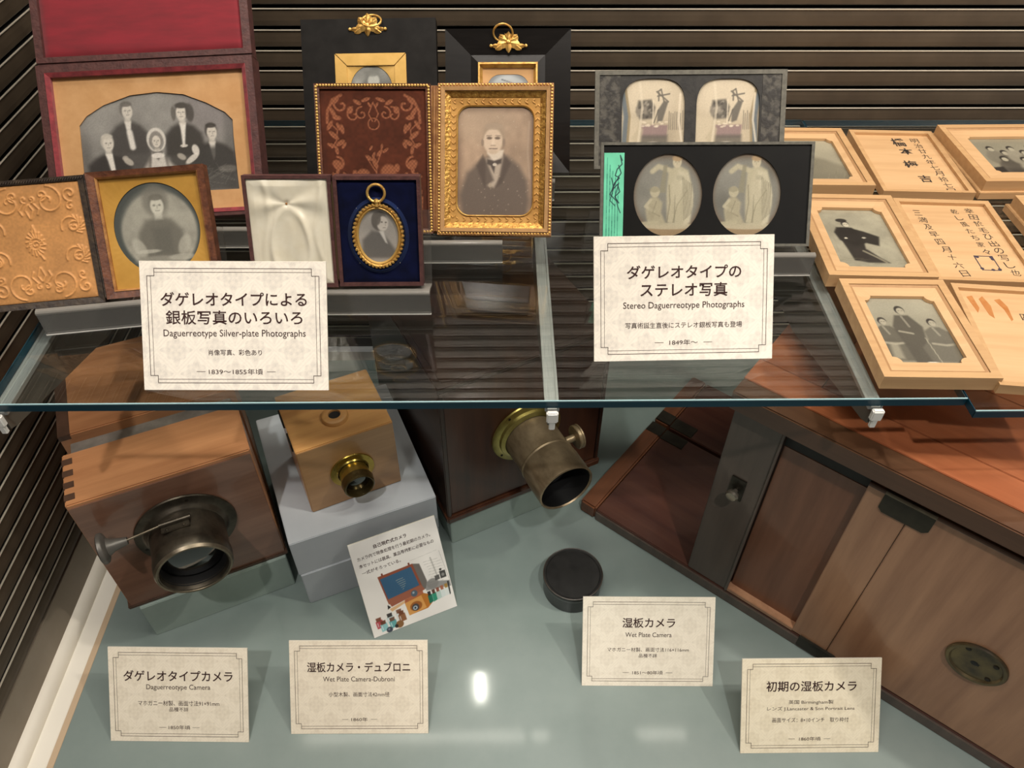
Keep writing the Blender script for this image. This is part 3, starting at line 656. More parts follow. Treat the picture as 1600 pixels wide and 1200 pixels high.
def velvet_pad():
    c = Canvas(-43.4, 43.4, 3.8, 116.4, 180, 230, '52291a'); c.noise(5, .12, 30).noise(40, .08, 31); hh = np.zeros_like(c.X)
    def blob(cx, cy, rx, ry, rot=0.): 
        nonlocal hh; hh = np.maximum(hh, c.m_ell(cx, cy, rx, ry, .45, rot))
    def stroke(p, wd):
        nonlocal hh; hh = np.maximum(hh, smooth01(1.4-c.d_line(p)/(wd*.5)))
    for s in (-1, 1):
        for t in (1, -1):
            Y = lambda y: 60+t*(y-60)
            stroke(spiral(s*26, Y(104), 7.5, 1.0, 90*t, -s*t, 24), 2.0); stroke([(s*26, Y(111.5)), (s*33, Y(108)), (s*37.5, Y(99)), (s*38, Y(90))], 2.6); blob(s*31, Y(107), 4, 1.8, -s*t*40)
            for (x, y, rx, ry, ro) in ((33, 98, 5, 1.8, 60), (30, 94, 3.6, 2, 10), (36, 88, 4.4, 1.7, -60), (29, 87, 3.4, 1.5, 70), (26, 85, 4, 1.7, 80), (33, 80, 5, 2, 40), (28, 74, 4.2, 2, -30), (35, 72, 4, 1.6, 20), (31, 68, 3.5, 1.5, 80), (25, 72, 3, 1.4, -60)):
                blob(s*x, Y(y), rx, ry, s*t*ro)
            stroke([(s*36, Y(90)), (s*30, Y(84)), (s*31, Y(76)), (s*35, Y(70))], 1.3)
        stroke(spiral(s*9.5, 101-4, 5.6, 1.1, 90, -s, 20), 1.5); stroke(spiral(s*16, 101-5, 6.5, .9, 100, -s, 20), 1.6); stroke([(0, 106), (s*4, 97), (s*1, 91)], 1.2)
        for (x, y, rx, ry, ro) in ((6, 108, 4, 1.5, -20), (13, 106, 3.6, 1.7, 30), (3, 104, 2.4, 1, 60), (19, 100, 2.4, 3, 10)): blob(s*x, y, rx, ry, s*ro)
        stroke(spiral(s*31, 57, 6, 1.1, 90, s, 22), 2.2); blob(s*31, 57, 4.5, 3.4, s*30)
    stroke(spiral(0, 89, 4.6, 1, 90, 1, 24, .95), 1.2)
    for (x, y, rx, ry, ro) in ((-10, 49, 5.5, 4.5, 0), (11, 51, 6.5, 6, 20), (0, 58, 2, 5, 20), (-5, 62, 3.4, 1.6, -40), (4, 66, 3.6, 1.4, 50), (9, 68, 3, 1.2, 40), (-1, 64, 3, 1.2, 70), (18, 54, 2.4, 3.4, 0), (-17, 50, 2, 2.6, 0), (-3, 70, 2.4, 1, 60), (6, 71, 2.4, 1, 80)): blob(x, y, rx, ry, ro)
    stroke([(1, 40), (1, 56), (5, 66)], 1.4); stroke([(1, 50), (-6, 61)], 1.1)
    tone = .75+.25*np.sin(c.X*2.1)*np.sin(c.Y*1.9)
    c.put(hh*tone, 'a5694a', .9); c.h = -.5*hh
    edge = np.minimum(np.minimum(c.X+43.4, 43.4-c.X), np.minimum(c.Y-3.8, 116.4-c.Y)); c.h += .8*np.minimum(1, edge/4)
    return c
sub(velvet_pad().mesh('velvet_pad', M_velvet_print, CS, -.0032))

# ---- black frames at the back
def hanger(parent, x, y, z, ring):
    """gilt leaf ornament with a hanging ring"""
    b = MB()
    def leaf(px, py, L, wd, rot, up=.0016):
        M = Matrix.Translation((px, py, z)) @ Matrix.Rotation(R(rot), 4, 'Z')
        bb = bmesh.new(); n = 9; rows = []
        for k in range(n):
            t = k/(n-1); ww = wd*math.sin(math.pi*min(1, t*.93+.05))**.8; hgt = up*math.sin(math.pi*(.15+.8*t))
            rows.append([bb.verts.new((L*t, s*ww, hgt*(1-.75*abs(s)**1.5)+(.0005 if s == 0 else 0))) for s in (-1, -.5, 0, .5, 1)])
        for A, B in zip(rows, rows[1:]):
            for k in range(4): bb.faces.new((A[k], B[k], B[k+1], A[k+1]))
        b._add(bb, M)
    for s in (1, -1):
        a = 0 if s > 0 else 180
        leaf(x, y+.0005, .0112, .0042, a+s*-14, .0012); leaf(x, y+.001, .0098, .0040, a+s*24, .0013); leaf(x+s*.005, y-.001, .0085, .0032, a+s*-36, .0011); leaf(x+s*.0075, y-.0030, .0082, .0020, a+s*4, .001)
        b.lathe([(0, .0020), (.0013, .0012), (.0016, 0)], 10, Matrix.Translation((x+s*.0160, y-.0026, z)))
        leaf(x+s*.004, y+.003, .0062, .0026, a+s*48, .0012)
    leaf(x, y+.003, .0118, .0030, -90, .0018); leaf(x, y, .0112, .0032, 90, .0018); leaf(x-.001, y+.001, .009, .0024, 58, .0014); leaf(x+.001, y+.001, .009, .0024, 122, .0014)
    b.lathe([(0, .0034), (.0016, .0026), (.0022, .001), (.0024, 0)], 12, Matrix.Translation((x, y+.0005, z)))
    o = b.build('leaf_hanger', M_gold, parent, True)
    if ring is not None:
        rx, ry, tz = ring
        b = MB(); b.tube([(rx+.0088*math.cos(a), ry+.0062*math.sin(a), z+.003+tz*math.sin(a)) for a in np.linspace(0, 2*math.pi, 36)[:-1]], .0009, 8, True); b.build('ring', M_gold, o, True)
    return o
FRM = thing('framed_miniature', 'flat black framed miniature with gilt leaf hanger and broad plain gilt mount', 'framed picture', matrix=leaning(-.1164, .6523, LZ, -.8, 38, 1.2))
w, h = .06135, .1382
b = MB(); b.ring([(-w, 0), (w, 0), (w, h), (-w, h)], [(-.0315, .044), (.0335, .044), (.0335, .1080), (-.0315, .1080)], -.014, 0); b.box(-w+.002, w-.002, .002, h-.002, -.0145, -.0125); b.build('frame', M_ebony_m, FRM)
b = MB()
for q in ([(-.0315, .108), (.0335, .108), (.0228, .0970), (-.0206, .0970)], [(.0335, .108), (.0335, .044), (.0228, .055), (.0228, .0970)], [(.0335, .044), (-.0315, .044), (-.0206, .055), (.0228, .055)], [(-.0315, .044), (-.0315, .108), (-.0206, .0970), (-.0206, .055)]):
    cxq, cyq = sum(p[0] for p in q)/4, sum(p[1] for p in q)/4
    b.prism([(cxq+(p[0]-cxq)*.992, cyq+(p[1]-cyq)*.985) for p in q], -.004, .0010, 'Z', .0003)
b.build('gilt_mount', M_goldp, FRM)
ov = ellipse(.0010, .0770, .0192, .0205)
b = MB(); b.ring(onrect(ov, -.0206, .0228, .055, .0970), ov, -.004, -.0002, -.0006); b.build('gilt_mat', M_goldp, FRM)
c = Canvas(-20, 22, 56, 98, 70, 70, '85857f'); c.noise(5, .2, 40); c.ell(2, 80, 9, 11, '6a6a66', .8, .5); c.ell(3, 84, 5.4, 6.5, 'b4b4ac', .9, .4); c.ell(2.4, 91, 6, 3, '75756f', .8, .5); c.poly([(-12, 57), (-8, 72), (3, 76), (14, 72), (18, 57)], '5b5b58', .8, 2); c.ell(-10, 88, 6, 5, 'a0a099', .4, .8); c.grain(.08, 5)
c.mesh('miniature', M_photo, FRM, -.0012)
hanger(FRM, -.0006, .1315, .0004, (.0035, .1352, -.0035))
FRM = thing('framed_miniature', 'glossy moulded black framed miniature with mitred corners, gilt hanger and raised ring', 'framed picture', matrix=leaning(.0081, .6553, LZ, -3.1, 38, 1.5))
w, h = .0576, .1286
O = [(-w, 0), (w, 0), (w, h), (-w, h)]; I1 = [(-.0345, .030), (.0342, .030), (.0342, .1068), (-.0345, .1068)]; I2 = [(-.0276, .038), (.0273, .038), (.0273, .0998), (-.0276, .0998)]
b = MB(); b.ring(O, I1, -.014, 0, -.0050); b.ring(I1, I2, -.014, -.0050, -.0034); b.box(-w+.002, w-.002, .002, h-.002, -.0145, -.0125); b.build('frame', M_ebony, FRM)
b = MB(); rring(b, -.0276, .0273, .038, .0998, .0016, -.009, -.0022); rring(b, -.0260, .0257, .0396, .0982, .0022, -.009, -.0046, -.0070); b.build('gilt_slip', M_gold, FRM)
op = [(x*.001, y*.001) for x, y in rounded(-19.5, 19.5, 50, 90.4, 12, 8)]
b = MB(); b.ring(onrect(op, -.0240, .0236, .0416, .0960), op, -.0085, -.0078, -.0082); b.build('card_mount', mat('tan_card_mount', 'c79a66', .7), FRM)
c = Canvas(-21, 21, 49, 92, 60, 60, 'aeb3b4'); c.noise(4, .12, 42); c.line([(-6, 86), (0, 84), (5, 82)], 1.2, '5a6068', .8); c.ell(0, 74, 9, 11, '96938d', .6, .6); c.put(1-c.m_ell(0, 70, 19, 20.4, .2), '6d7072', .6)
c.mesh('miniature', M_photo, FRM, -.0086)
hanger(FRM, .0004, .1165, -.0016, (-.0046, .1245, .005))

# ---- stereo plates
M_tape = mat('grey_binding_tape', '6a675d', .75, c2='55534b', scale=200, bump=.3)
M_blackpaper = mat('black_mount', '100f0d', .4, c2='0b0a09', scale=50, spec=.35)
M_scuff = mat('scuffed_black_mount', '221f1b', .6, c2='120f0c', scale=90, bump=.5, lo=.45, hi=.6)
M_scuff2 = mat('flaking_border', '4b473f', .6, c2='211d19', scale=130, bump=.8, lo=.42, hi=.55)
def stereo_photo(kind, seed):
    c = Canvas(-30, 30, -34, 34, 120, 130, 'b5a78f'); c.noise(4, .08, seed)
    if kind == 'arch':
        s = 1 if seed % 2 else -1
        c.ell(-4, 16, 26, 20, 'cfc2aa', .7, .9); c.poly([(-30, -34), (-30, 0), (-14, -2), (-10, -34)], 'c4b79e', .7, 3)
        c.poly([(-14, 14), (-2, 15), (2, 8), (0, -2), (-12, -3), (-16, 4)], '5c574f', .95, 1.6); c.poly([(-16, 8), (-6, 9), (-5, 2), (-15, 0)], '8d8578', .8, 1.5)
        for k in range(14): c.ell(-14+14*RNG.rand(), -1+14*RNG.rand(), 1.5, 1.1, '9c9486' if k % 2 else '3f3b36', .6, .6, 40)
        c.poly([(4, 5), (10, 14), (14, 13), (9, -4), (4, -6)], '625d55', .9, 1.0)
        for a, b_ in (((3, 22), (14, 13)), ((7, 24), (10, 13)), ((4, 18), (15, 20)), ((4, 22), (7, 24)), ((5, 21), (5, 14))): c.line([a, b_], 1.4, '6b655b', .9)
        c.line([(0, 14), (0, -24)], 1.2, 'dccfb8', .7); c.line([(1, -6), (5, 6)], 1.0, '5a554d', .8)
        c.poly([(-12, -8), (14, -8), (13, -20), (-11, -20)], '8a7472', .9, 1.2); c.poly([(-12, -17), (14, -17), (14, -30), (-12, -30)], '5f5a52', .8, 2)
        for k in range(8): c.line([(15+k*1.8, -12), (15+k*1.8, 2+3*RNG.rand())], .9, '7d7568', .8)
        for k in range(12): c.ell(-12+26*RNG.rand(), -10+5*RNG.rand(), 1.6, .8, 'd8cbb4', .7, .5)
        c.ell(0, -26, 8, 3, 'd6ccba', .8, .5); c.poly([(-20, -20), (-12, -7), (-9, -12), (-12, -30)], 'b5a88f', .8, 1.5)
        c.line([(-30*s, 30), (-25*s, 0), (-27*s, -34)], 5, '54606a', .8); c.line([(-27*s, 30), (-22*s, 0), (-24*s, -34)], 2.4, '8a7a5c', .8)
        c.line([(-13, 30), (-10, 8), (-14, -30)], 2.2, 'd5c9b2', .6); c.line([(25, 20), (24, -4), (28, -26)], 2, 'dccfb9', .7)
    else:
        c.c[:] = Canvas.rgb('7d7b72'); c.noise(5, .12, seed); c.put(1-c.m_ell(0, 0, 27, 30, .25), '6e5a48', .8)
        c.ell(-12, 16, 12, 14, '8d8b82', .6, .8)
        st, dk = 'b5ad93', '6d6858'
        c.poly([(-26, -24), (-26, -34), (28, -34), (28, -23), (4, -24)], '9a8465', .9, 1.5); c.ell(2, -25, 24, 2.6, 'b7ae95', .9, .4)
        c.poly([(0, -22), (-1, 2), (0, 20), (8, 24), (16, 20), (20, 6), (21, -8), (17, -24), (9, -25)], st, .95, 1.4)
        c.ell(7, 26.5, 3.6, 4.8, 'bdb39a', 1, .3); c.ell(7, 29.5, 4.2, 2.4, 'a98f6e', .9, .4)
        c.line([(1, 20), (-8, 23), (-13, 19)], 4, st, .95); c.poly([(-4, 24), (-1, 24), (-2, 2), (-7, 2)], '8d8874', .9, .8)
        c.poly([(8, 20), (16, 18), (21, 0), (19, -22), (14, -24), (12, -4)], 'c3bba2', .9, 1.4)
        for k in range(6): c.line([(12+k*1.4, 14-k), (14+k*1.1, -20+k)], .7, dk, .55)
        c.line([(1, 8), (2, -6), (0, -22)], 1.0, dk, .45); c.line([(6, 0), (6, -22)], .9, dk, .4); c.line([(16, 4), (8, -8), (5, -22)], .8, '7a755f', .5)
        c.ell(10, 14, 3, 2, dk, .3, .8)
        c.poly([(-16, -23), (-18, -12), (-14, -2), (-9, -1), (-4, -6), (-5, -14), (0, -24)], 'a9a188', .95, 1.4)
        c.ell(-10.5, 2.6, 4, 4.4, 'b3ab92', 1, .3); c.ell(-11, 4.6, 4.2, 2.2, '8f8973', .6, .5); c.line([(-14, -4), (-18, -9), (-11, -13)], 2.4, 'b9b198', .9); c.line([(-9, -5), (-12, -14), (-6, -17)], .9, dk, .35); c.ell(8, 5, 5, 12, 'c6bea6', .35, .9); c.ell(5.6, 26.6, .7, .5, dk, .5, .8); c.ell(8.4, 26.6, .7, .5, dk, .5, .8); c.line([(7, 26), (7, 24.6)], .5, dk, .35); c.ell(14, -2, 3, 16, '9a937c', .35, .9); c.ell(-13, -14, 3, 6, '928b75', .4, .9)
        c.line([(-20, -23), (-8, -22)], 3, 'b0a88e', .9)
    c.grain(.07, seed); return c
ST = thing('stereo_plate', 'rear stereo plate with two arched views in a scuffed dark mount with grey edges', 'stereo photograph', matrix=leaning(.1782, .6616, LZ+.0004, -2.5, 35.7, 1.4))
w, h = .0885, .0885
b = MB(); rring(b, -w, w, 0, h, (.0042, .0045, .003, .0040), -.005, 0); b.build('binding', M_tape, ST)
A1 = [(-63.1+58.6*.5+29.3*math.cos(R(a)), 56+25*math.sin(R(a)) if a < 181 and a >= 0 else 0) for a in range(0, 1)]
def archpts(x0, x1, y0, ys, yt):
    cx, rx = (x0+x1)/2, (x1-x0)/2
    top = [(cx+rx*abs(math.cos(R(a)))**.62*(1 if math.cos(R(a)) > 0 else -1), ys+(yt-ys)*math.sin(R(a))**.75) for a in range(0, 181, 8)]
    return [(x*.001, y*.001) for x, y in top+[(x0, ys-8), (x0, (y0+ys)/2), (x0, y0), (cx-rx/2, y0), (cx, y0), (cx+rx/2, y0), (x1, y0), (x1, (y0+ys)/2), (x1, ys-8)]]
L_, R_ = archpts(-63.1, -4.5, 10, 55, 81.4), archpts(6.1, 64.8, 10, 55, 81)
b = MB(); b.ring(onrect(L_, -.0650, .0008, .0035, .0845), L_, -.0040, -.0012); b.ring(onrect(R_, .0008, .0665, .0035, .0845), R_, -.0040, -.0012); b.build('mount', M_scuff, ST)
b = MB(); b.box(-.0845, -.0650, .003, .0845, -.004, -.0009); b.build('flaking_side_border', M_scuff2, ST)
b = MB(); b.box(.0665, .0842, .003, .0845, -.004, -.0009); b.build('flaking_side_border', M_scuff2, ST)
for k, xm in ((1, -33.8), (2, 35.4)):
    c = stereo_photo('arch', k); o = c.mesh('photograph', M_photo, ST, -.0030); o.location = (xm*.001, .048, 0)
b = MB(); b.box(-w+.001, w-.001, .001, h-.001, -.0052, -.0042); b.build('backing', M_tape, ST)
ST = thing('stereo_plate', 'front black stereo plate with two oval views of statues and a green paper strip', 'stereo photograph', matrix=leaning(.1691, .536, LZ+.0004, -3.2, 35.4, 1.6))
w, h = .0862, .0832
b = MB(); rring(b, -w, w, 0, h, (.0024, .0024, .0020, .0022), -.005, 0); b.box(-w+.001, w-.001, .001, h-.001, -.0052, -.0042); b.build('binding', M_tape, ST)
L_, R_ = ellipse(-.0306, .0412, .0281, .0330), ellipse(.0338, .0414, .0277, .0328)
b = MB(); b.ring(onrect(L_, -.0838, .0014, .0020, .0810), L_, -.004, -.0014); b.ring(onrect(R_, .0014, .0838, .0020, .0810), R_, -.004, -.0014); b.build('mount', M_blackpaper, ST)
for k, xm in ((4, -30.6), (5, 33.8)):
    c = stereo_photo('statue', k); o = c.mesh('photograph', M_photo, ST, -.0028); o.location = (xm*.001, .0413, 0)
c = Canvas(-8.2, 8.2, -36.5, 34, 60, 190, '72d0ab'); c.noise(3, .05, 50)
for k in range(5):                             # print running up the strip, with a signature across it
    x = -5.6+k*2.3; y = -34.
    while y < 26-3*k:
        L0 = 1+3.2*RNG.rand(); c.line([(x, y), (x, y+L0)], .75, '2b6f62', .55*RNG.rand()+.25); y += L0+.8
sg = [(6.5, 28), (4.8, 32), (6.4, 25), (2.5, 21), (1, 16), (4.5, 14), (.5, 10), (-1.5, 4), (3, 9), (5, 3), (1, -1), (4.4, -6), (0, -2), (-3, 1), (2.2, 12), (5.8, 18), (3.6, 24)]
c.line(sg, .8, '23343a', .95); c.line([(-2, 14), (0, 6), (-3, -4), (1, -8)], .7, '23343a', .9); c.line([(4, 10), (1.4, 0), (3.6, -9), (5.8, -14)], .7, '23343a', .9)
o = c.mesh('paper_strip', M_print, ST, .0002); o.location = (-.0752, .0410, -.0012); o['label'] = 'green paper strip with printing and a signature'

# ================================================================ caption cards
M_ink = mat('brown_ink', '3c2623', .7, spec=.2)
M_cardedge = mat('card_edge', 'ddd6c6', .7)
M_strut = M_acr_clear
def damask(w, h, bg, fg):
    c = Canvas(-w/2, w/2, 0, h, 200, 140, bg); X, Y = c.X, c.Y-h/2
    px, py = 28., 34.
    m = np.zeros_like(X)
    for ox, oy in ((0, 0), (px/2, py/2)):
        u = (X-ox+px*10.5) % px-px/2; v = (Y-oy+py*10.5) % py-py/2
        d = np.abs(u)/(px*.42)+np.abs(v)/(py*.36); th = np.arctan2(v, u); r = np.hypot(u/(px*.5), v/(py*.5))
        lob = smooth01((1.0+.10*np.cos(8*th)-d)/.16); ins = .65+.35*np.cos(r*16)*np.cos(4*th)
        m = np.maximum(m, lob*np.clip(ins, 0, 1))
        m = np.maximum(m, smooth01((.09-np.abs(d-1.16))/.05)*.35)
    r = np.random.RandomState(3).rand(*X.shape)
    c.put(m*(.62+.55*r), fg, .42); c.grain(.025, 9); return c
def caption_card(label, x, y, z, yaw, tilt, lines, w=134.5, h=94.5, tone=('ece5d6', 'bdb7ab')):
    """lines: (text, height fraction from the top, width fraction, height fraction, weight)"""
    t = thing('caption_card', label, 'sign', matrix=leaning(x, y, z+.0003, yaw, tilt))
    t['group'] = 'caption cards'
    W_, H_ = w*.001, h*.001
    b = MB(); b.box(-W_/2, W_/2, 0, H_, -.0016, -.0001, .0002, 1); b.build('card', M_cardedge, t)
    damask(w-.3, h-.3, *tone).mesh('printed_face', M_print, t, .0000)
    b = MB()
    def frame(i, s, lw):                       # stepped-corner line border
        x1, y0, y1 = w/2-i, i, h-i
        P = [(-x1+s, y0), (x1-s, y0), (x1-s, y0+s), (x1, y0+s), (x1, y1-s), (x1-s, y1-s), (x1-s, y1), (-x1+s, y1), (-x1+s, y1-s), (-x1, y1-s), (-x1, y0+s), (-x1+s, y0+s)]
        for k in range(12):
            (ax, ay), (bx, by) = P[k], P[(k+1) % 12]
            b.box((min(ax, bx)-lw/2)*.001, (max(ax, bx)+lw/2)*.001, (min(ay, by)-lw/2)*.001, (max(ay, by)+lw/2)*.001, .0001, .0002)
    frame(5.2, 5.2, .34); frame(7.8, 2.6, .22)
    for yy, x0, x1 in [l[1:] for l in lines if l[0] == '-']:
        b.box(x0*W_-W_/2, x1*W_-W_/2, H_*(1-yy)-.00013, H_*(1-yy)+.00013, .0001, .0002)
    b.build('line_border', M_ink, t)
    lettering([(s, (l[4] if len(l) > 4 else 0)*w if False else 0, h*(1-l[0]), w*l[1], h*l[2], l[3]) for s, *l in lines if s != '-'], M_ink, t, .0002)
    b = MB(); s = math.sin(R(tilt))
    b.prism([(0, -.0016), (.030, -.0016), (.070, -.0016), (.070, -.0032), (.030, -.0040)], -.02, .02, 'X'); b.build('back_strut', M_strut, t)
    return t
D = .855
caption_card('large caption card at the front left of the glass shelf, titled Daguerreotype Silver-plate Photographs', -.1891, .3959, SH, -.7, 39.2,
    [('ダゲレオタイプによる', .292, .785, .108, .012), ('銀板写真のいろいろ', .434, .735, .110, .010), ('Daguerreotype Silver-plate Photographs', .562, .765, .070, .0), ('肖像写真、彩色あり', .705, .288, .045, .0), ('1839～1855年頃', D, .292, .045, .0), ('-', D, .288, .336), ('-', D, .668, .715)], 131.8, 91.5, ('f3eadb', 'b8b2aa'))
caption_card('large caption card at the right of the glass shelf, titled Stereo Daguerreotype Photographs', .1372, .4247, SH, 1.0, 38.7,
    [('ダゲレオタイプの', .287, .635, .108, .012), ('ステレオ写真', .430, .485, .112, .012), ('Stereo Daguerreotype Photographs', .560, .675, .068, .0), ('写真術誕生直後にステレオ銀板写真も登場', .715, .652, .047, .0), ('1849年～', D, .158, .045, .0), ('-', D, .338, .388), ('-', D, .612, .66)], 134.2, 92, ('f4ebdc', 'bbb5ad'))
caption_card('small caption card at the far left of the green floor, titled Daguerreotype Camera', -.3139, .2966, 0, -1.3, 40,
    [('ダゲレオタイプカメラ', .300, .785, .115, .012), ('Daguerreotype Camera', .425, .46, .068, .0), ('マホガニー材製、画面寸法91×91mm', .590, .585, .055, .0), ('品種不詳', .655, .138, .045, .0), ('1850年頃', .848, .155, .045, .0), ('-', .848, .355, .405), ('-', .848, .595, .645)], tone=('f2e7d2', 'cbbea7'))
caption_card('small caption card below the picture sheet, titled Wet Plate Camera with a second name', -.140, .3019, 0, -.5, 39.9,
    [('湿板カメラ・デュブロニ', .283, .745, .110, .012), ('Wet Plate Camera-Dubroni', .410, .518, .052, .0), ('小型木製、画面寸法42mm径', .575, .44, .050, .0), ('1860年', .845, .118, .042, .0), ('-', .845, .373, .42), ('-', .845, .583, .63)], tone=('f1e5cf', 'cbbca6'))
caption_card('small caption card in front of the black lens cap, titled Wet Plate Camera', .1487, .3461, 0, -1.0, 38.8,
    [('湿板カメラ', .287, .40, .112, .012), ('Wet Plate Camera', .420, .35, .052, .0), ('マホガニー材製、画面寸法116×116mm', .588, .618, .048, .0), ('品種不詳', .655, .138, .044, .0), ('1851～80年頃', .848, .232, .045, .0), ('-', .848, .31, .358), ('-', .848, .64, .69)], tone=('f2e9d6', 'cec3af'))
caption_card('small caption card before the big mahogany camera, titled in Japanese only', .2968, .2784, 0, -.2, 39.9,
    [('初期の湿板カメラ', .292, .648, .112, .012), ('英国 Birmingham製', .462, .322, .050, .0), ('レンズ J.Lancaster & Son Portrait Lens', .530, .628, .050, .0), ('画面サイズ：8×10インチ　取り枠付', .648, .55, .050, .0), ('1860年頃', .850, .155, .042, .0), ('-', .850, .345, .392), ('-', .850, .60, .648)], tone=('f2e7cd', 'cdbfa2'))

# ---- sheet with the picture of a camera kit
KS = thing('picture_sheet', 'tilted white sheet with a colour picture of a small camera, bottles and a blue-lined box', 'sign', matrix=leaning(-.0929, .4202, .0003, 23, 30.4))
w, h = .095, .1124
b = MB(); b.box(-w/2, w/2, 0, h, -.0022, -.0001, .0003, 1); b.build('board', M_cardedge, KS)
c = Canvas(-47.3, 47.3, .2, 112.2, 200, 236, 'ece7e0'); c.noise(5, .035, 60); 
def K(u, v):                                   # picture drawn in the units of the sheet seen straight on, origin top left
    return (-47.5+95*u, 112.4*(1-v))
def kp(pts, col, a=1, blur=.35): c.poly([K(*p) for p in pts], col, a, blur)
def ke(u, v, ru, rv, col, a=1, blur=.15): x, y = K(u, v); c.ell(x, y, ru*95, rv*112.4, col, a, blur)
kp([(.70, .62), (.99, .70), (.99, .76), (.70, .72)], '8b8a87', .9, .8); ke(.79, .67, .07, .055, '85837f', .9, .3)
kp([(.62, .395), (.70, .42), (.735, .62), (.70, .70), (.66, .68)], '6f6a64', 1, .5)
kp([(.215, .405), (.625, .395), (.675, .69), (.255, .715)], '8e4f3a', 1, .3)
kp([(.235, .435), (.60, .42), (.64, .635), (.265, .665)], '3b5f7d', 1, .3)
for k in range(6): c.line([K(.40+.01*k, .505+.022*k), K(.50-.008*(k-2)**2*.5, .50+.022*k)], .55, 'b9b9a0', .7)
for u, v in ((.27, .395), (.585, .385)): ke(u, v, .012, .014, '7a4030')
kp([(.245, .665), (.66, .64), (.69, .70), (.28, .75)], '9b5f49', 1, .4); kp([(.24, .715), (.27, .75), (.23, .765)], '2a2624', 1, .3)
kp([(.25, .765), (.47, .73), (.48, .75), (.27, .80)], 'd9b184', 1, .4)
kp([(.43, .765), (.66, .73), (.725, .765), (.735, .86), (.67, .90), (.445, .905)], 'b8742f', 1, .3); kp([(.43, .765), (.63, .745), (.655, .89), (.445, .905)], 'd49a55', 1, .3)
kp([(.44, .73), (.66, .70), (.66, .735), (.43, .765)], 'a85b3a', .9, .4)
ke(.545, .835, .07, .05, '9a5d2c', 1, .2); ke(.535, .845, .042, .038, '4b4644', 1, .2); ke(.53, .85, .026, .022, 'a9b4bb', 1, .2); ke(.53, .85, .012, .011, '35393c', 1, .3)
ke(.56, .70, .038, .034, '54626e', 1, .2); ke(.553, .69, .012, .012, 'aab6bd', .9, .4)
for k in range(5):
    u = .70+.052*k; col = ('1f6f58', '2f8f70', 'b9cfc6', 'd9e2de', 'dfe4df')[k]
    kp([(u, .775-.004*k), (u+.05, .772-.004*k), (u+.05, .855-.004*k), (u, .865-.004*k)], col, .95, .3); kp([(u+.004, .735-.004*k), (u+.042, .735-.004*k), (u+.04, .78-.004*k), (u+.008, .78-.004*k)], ('2c2a2a', '5a3a30', '8a5140', 'a5644a', 'a5803f')[k], .95, .4)
kp([(.955, .70), (.975, .70), (.965, .84), (.95, .85)], '2b2a28', .9, .3)
for k, (u, v, col, cap) in enumerate(((.10, .865, 'b8474f', '7d4a38'), (.14, .91, '8fc3c4', '6b4332'), (.23, .86, 'c8d6d6', '3a3735'), (.245, .91, '5fa3a3', '6f5140'), (.34, .855, 'd4d8d6', '7d5540'), (.36, .88, '8b5a3a', '6e4029'))):
    kp([(u-.04, v-.02), (u+.04, v-.025), (u+.045, v+.055), (u-.035, v+.06)], col, .95, .4); kp([(u-.03, v-.055), (u+.03, v-.055), (u+.028, v-.015), (u-.028, v-.015)], cap, .95, .4); c.line([K(u-.02, v), K(u-.018, v+.04)], .9, 'e9f0f0', .7)
ke(.19, .972, .036, .030, '454a55', 1, .2); ke(.185, .965, .012, .010, '8f98a5', .8, .4); ke(.315, .955, .045, .038, '8a6440', 1, .2); ke(.275, .962, .02, .02, '2e2926', .9, .3)
for k in range(9):
    v = .42+.03*k; c.line([K(.74+.05*RNG.rand(), v), K(.90+.06*RNG.rand(), v+.012)], .4, '9c9892', .6)
c.line([K(.835, .40), K(.865, .62)], 1.6, 'a09c96', .6); c.line([K(.95, .36), K(.99, .70)], .5, 'a5a19b', .7); c.line([K(.60, .36), K(.93, .345)], .4, 'b7b3ad', .6)
kp([(.83, .60), (.885, .60), (.885, .65), (.83, .65)], '4a4947', .85, .3); kp([(.895, .57), (.965, .575), (.965, .65), (.895, .65)], '3b3a38', .9, .3); ke(.93, .615, .018, .017, '8a8884', 1, .3); ke(.915, .555, .014, .013, '4a4947')
c.mesh('printed_face', M_print, KS, .0001)
lettering([('自己現像式カメラ', -4.5, 102, 36, 4.6, .018), ('カメラ内で現像処理を行う最初期のカメラ。', -2, 93.6, 80, 4.4, .006), ('本セットには器具、薬品等撮影に必要なもの', -1, 85.2, 82, 4.4, .006), ('一式がそろっている。', -20, 76.8, 42, 4.2, .006)], M_ink, KS, .0003)
b = MB(); b.prism([(.01, -.0022), (.07, -.0022), (.07, -.0036), (.03, -.0046)], -.02, .02, 'X'); b.build('back_strut', M_strut, KS)

